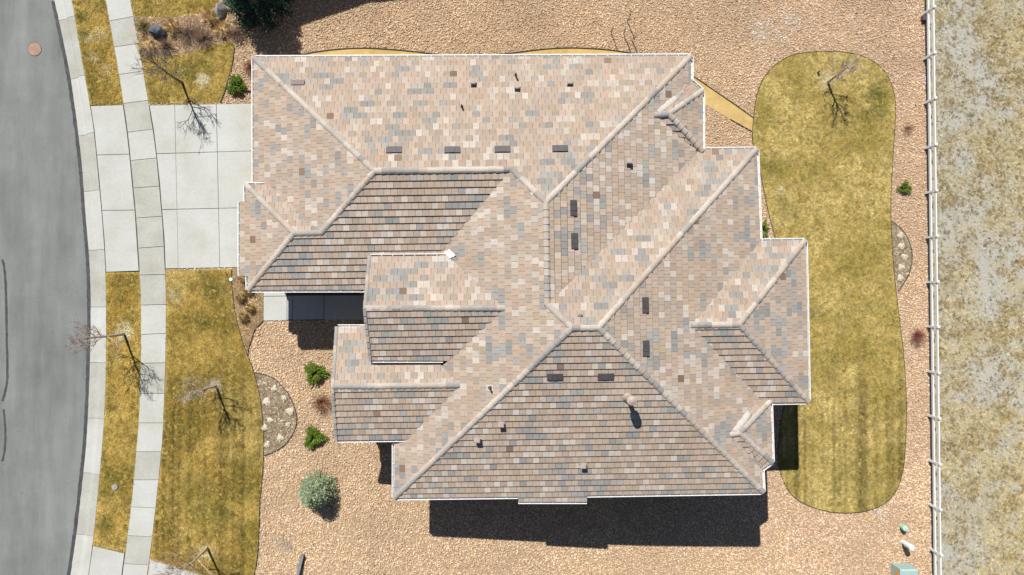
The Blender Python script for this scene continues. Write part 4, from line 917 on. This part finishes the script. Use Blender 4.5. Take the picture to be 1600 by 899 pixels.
mb = MB(); mb.box(c0+EZ*(H2/2-.05), EX, EY, EZ, W2/2-.03, D2/2-.03, H2/2); mb.build('cabinet', M['box_green'], ub)
mb = MB(); c = c0+EZ*(H2-.02); hx, hy = W2/2, D2/2
mb.box(c, EX, EY, EZ, hx, hy, .03); q = [c+Vector((sx*hx*k, sy*hy*k, zz)) for k, zz in ((1, .03), (.86, .10)) for sx, sy in ((-1, -1), (1, -1), (1, 1), (-1, 1))]
mb.add(q, [(0, 1, 5, 4), (1, 2, 6, 5), (2, 3, 7, 6), (3, 0, 4, 7), (4, 5, 6, 7)]); mb.build('lid', M['box_green'], ub)
mb = MB(); mb.box(Vector((A_.x+.03-.004, c0.y+.18, A_.z+.66)), EX, EY, EZ, .004, .14, .16); mb.build('warning_sticker', M['orange'], ub)
# timber, small dark block, thin bent strands, stick
a, b = G(474, 866), G(465, 905); d = (b-a); L = d.length; d.normalize(); s = d.cross(EZ).normalized()
mb = MB(); mb.box((a+b)/2+EZ*.10, d, s, EZ, L/2, .07, .13); mb.box((a+b)/2+EZ*.245, d, s, EZ, L/2+.02, .085, .015); tag(mb.build('timber_beam', M['timber']), 'grey weathered timber beam set in gravel below the blue spruce', 'beam')
p = G(1441.5, 30); mb = MB(); mb.box(p+EZ*.12, EX, EY, EZ, .13, .14, .14); mb.box(p+EZ*.27, EX, EY, EZ, .145, .155, .012); tag(mb.build('dark_block', M['dark_metal']), 'small dark square block on gravel beside a fence post', 'box')  # plain dark block with a thin top plate
def branch(pl_, label, r0=.02):  # thin dark bent tubes lying just above the gravel
    mb = MB()
    for q in pl_: P = [G(x, y)+EZ*(.06+.03*(i % 2)) for i, (x, y) in enumerate(q)]; mb.tube(P, [r0]*(len(P)-1)+[r0*.5], 5, (0.07, 0.045, 0.04), True)
    return tag(mb.build('bent_strand', M['twig'], None, False, True), label, 'branch')
branch([[(964, 79), (960, 66), (954, 51), (958, 41)]], 'thin dark bent strand on gravel next to the yellow path, shortest of three')
branch([[(985, 82), (981, 70), (977, 62), (974, 53), (978, 42)], [(982, 78), (984, 73)]], 'thin dark crooked strand lying between two others on the gravel')
branch([[(996, 85), (992, 74), (987, 64), (991, 61), (980, 34), (983, 28), (986, 20)], [(991, 61), (995, 53)]], 'longest thin dark forked strand on gravel above the roof edge')
p1, p2 = G(1050, 824), G(1058, 838); mb = MB(); mb.tube([p1+EZ*.05, p1.lerp(p2, .5)+EZ*.12, p2+EZ*.05], [.03, .03, .02], 6, (0.45, 0.32, 0.28)); mb.tube([p1.lerp(p2, .5)+EZ*.1, p1.lerp(p2, .4)+Vector((.2, .1, .1))], [.02, .012], 5, (0.45, 0.32, 0.28))
tag(mb.build('bent_strand', M['twig'], None, False, True), 'short pale stick lying in the house shadow', 'branch')
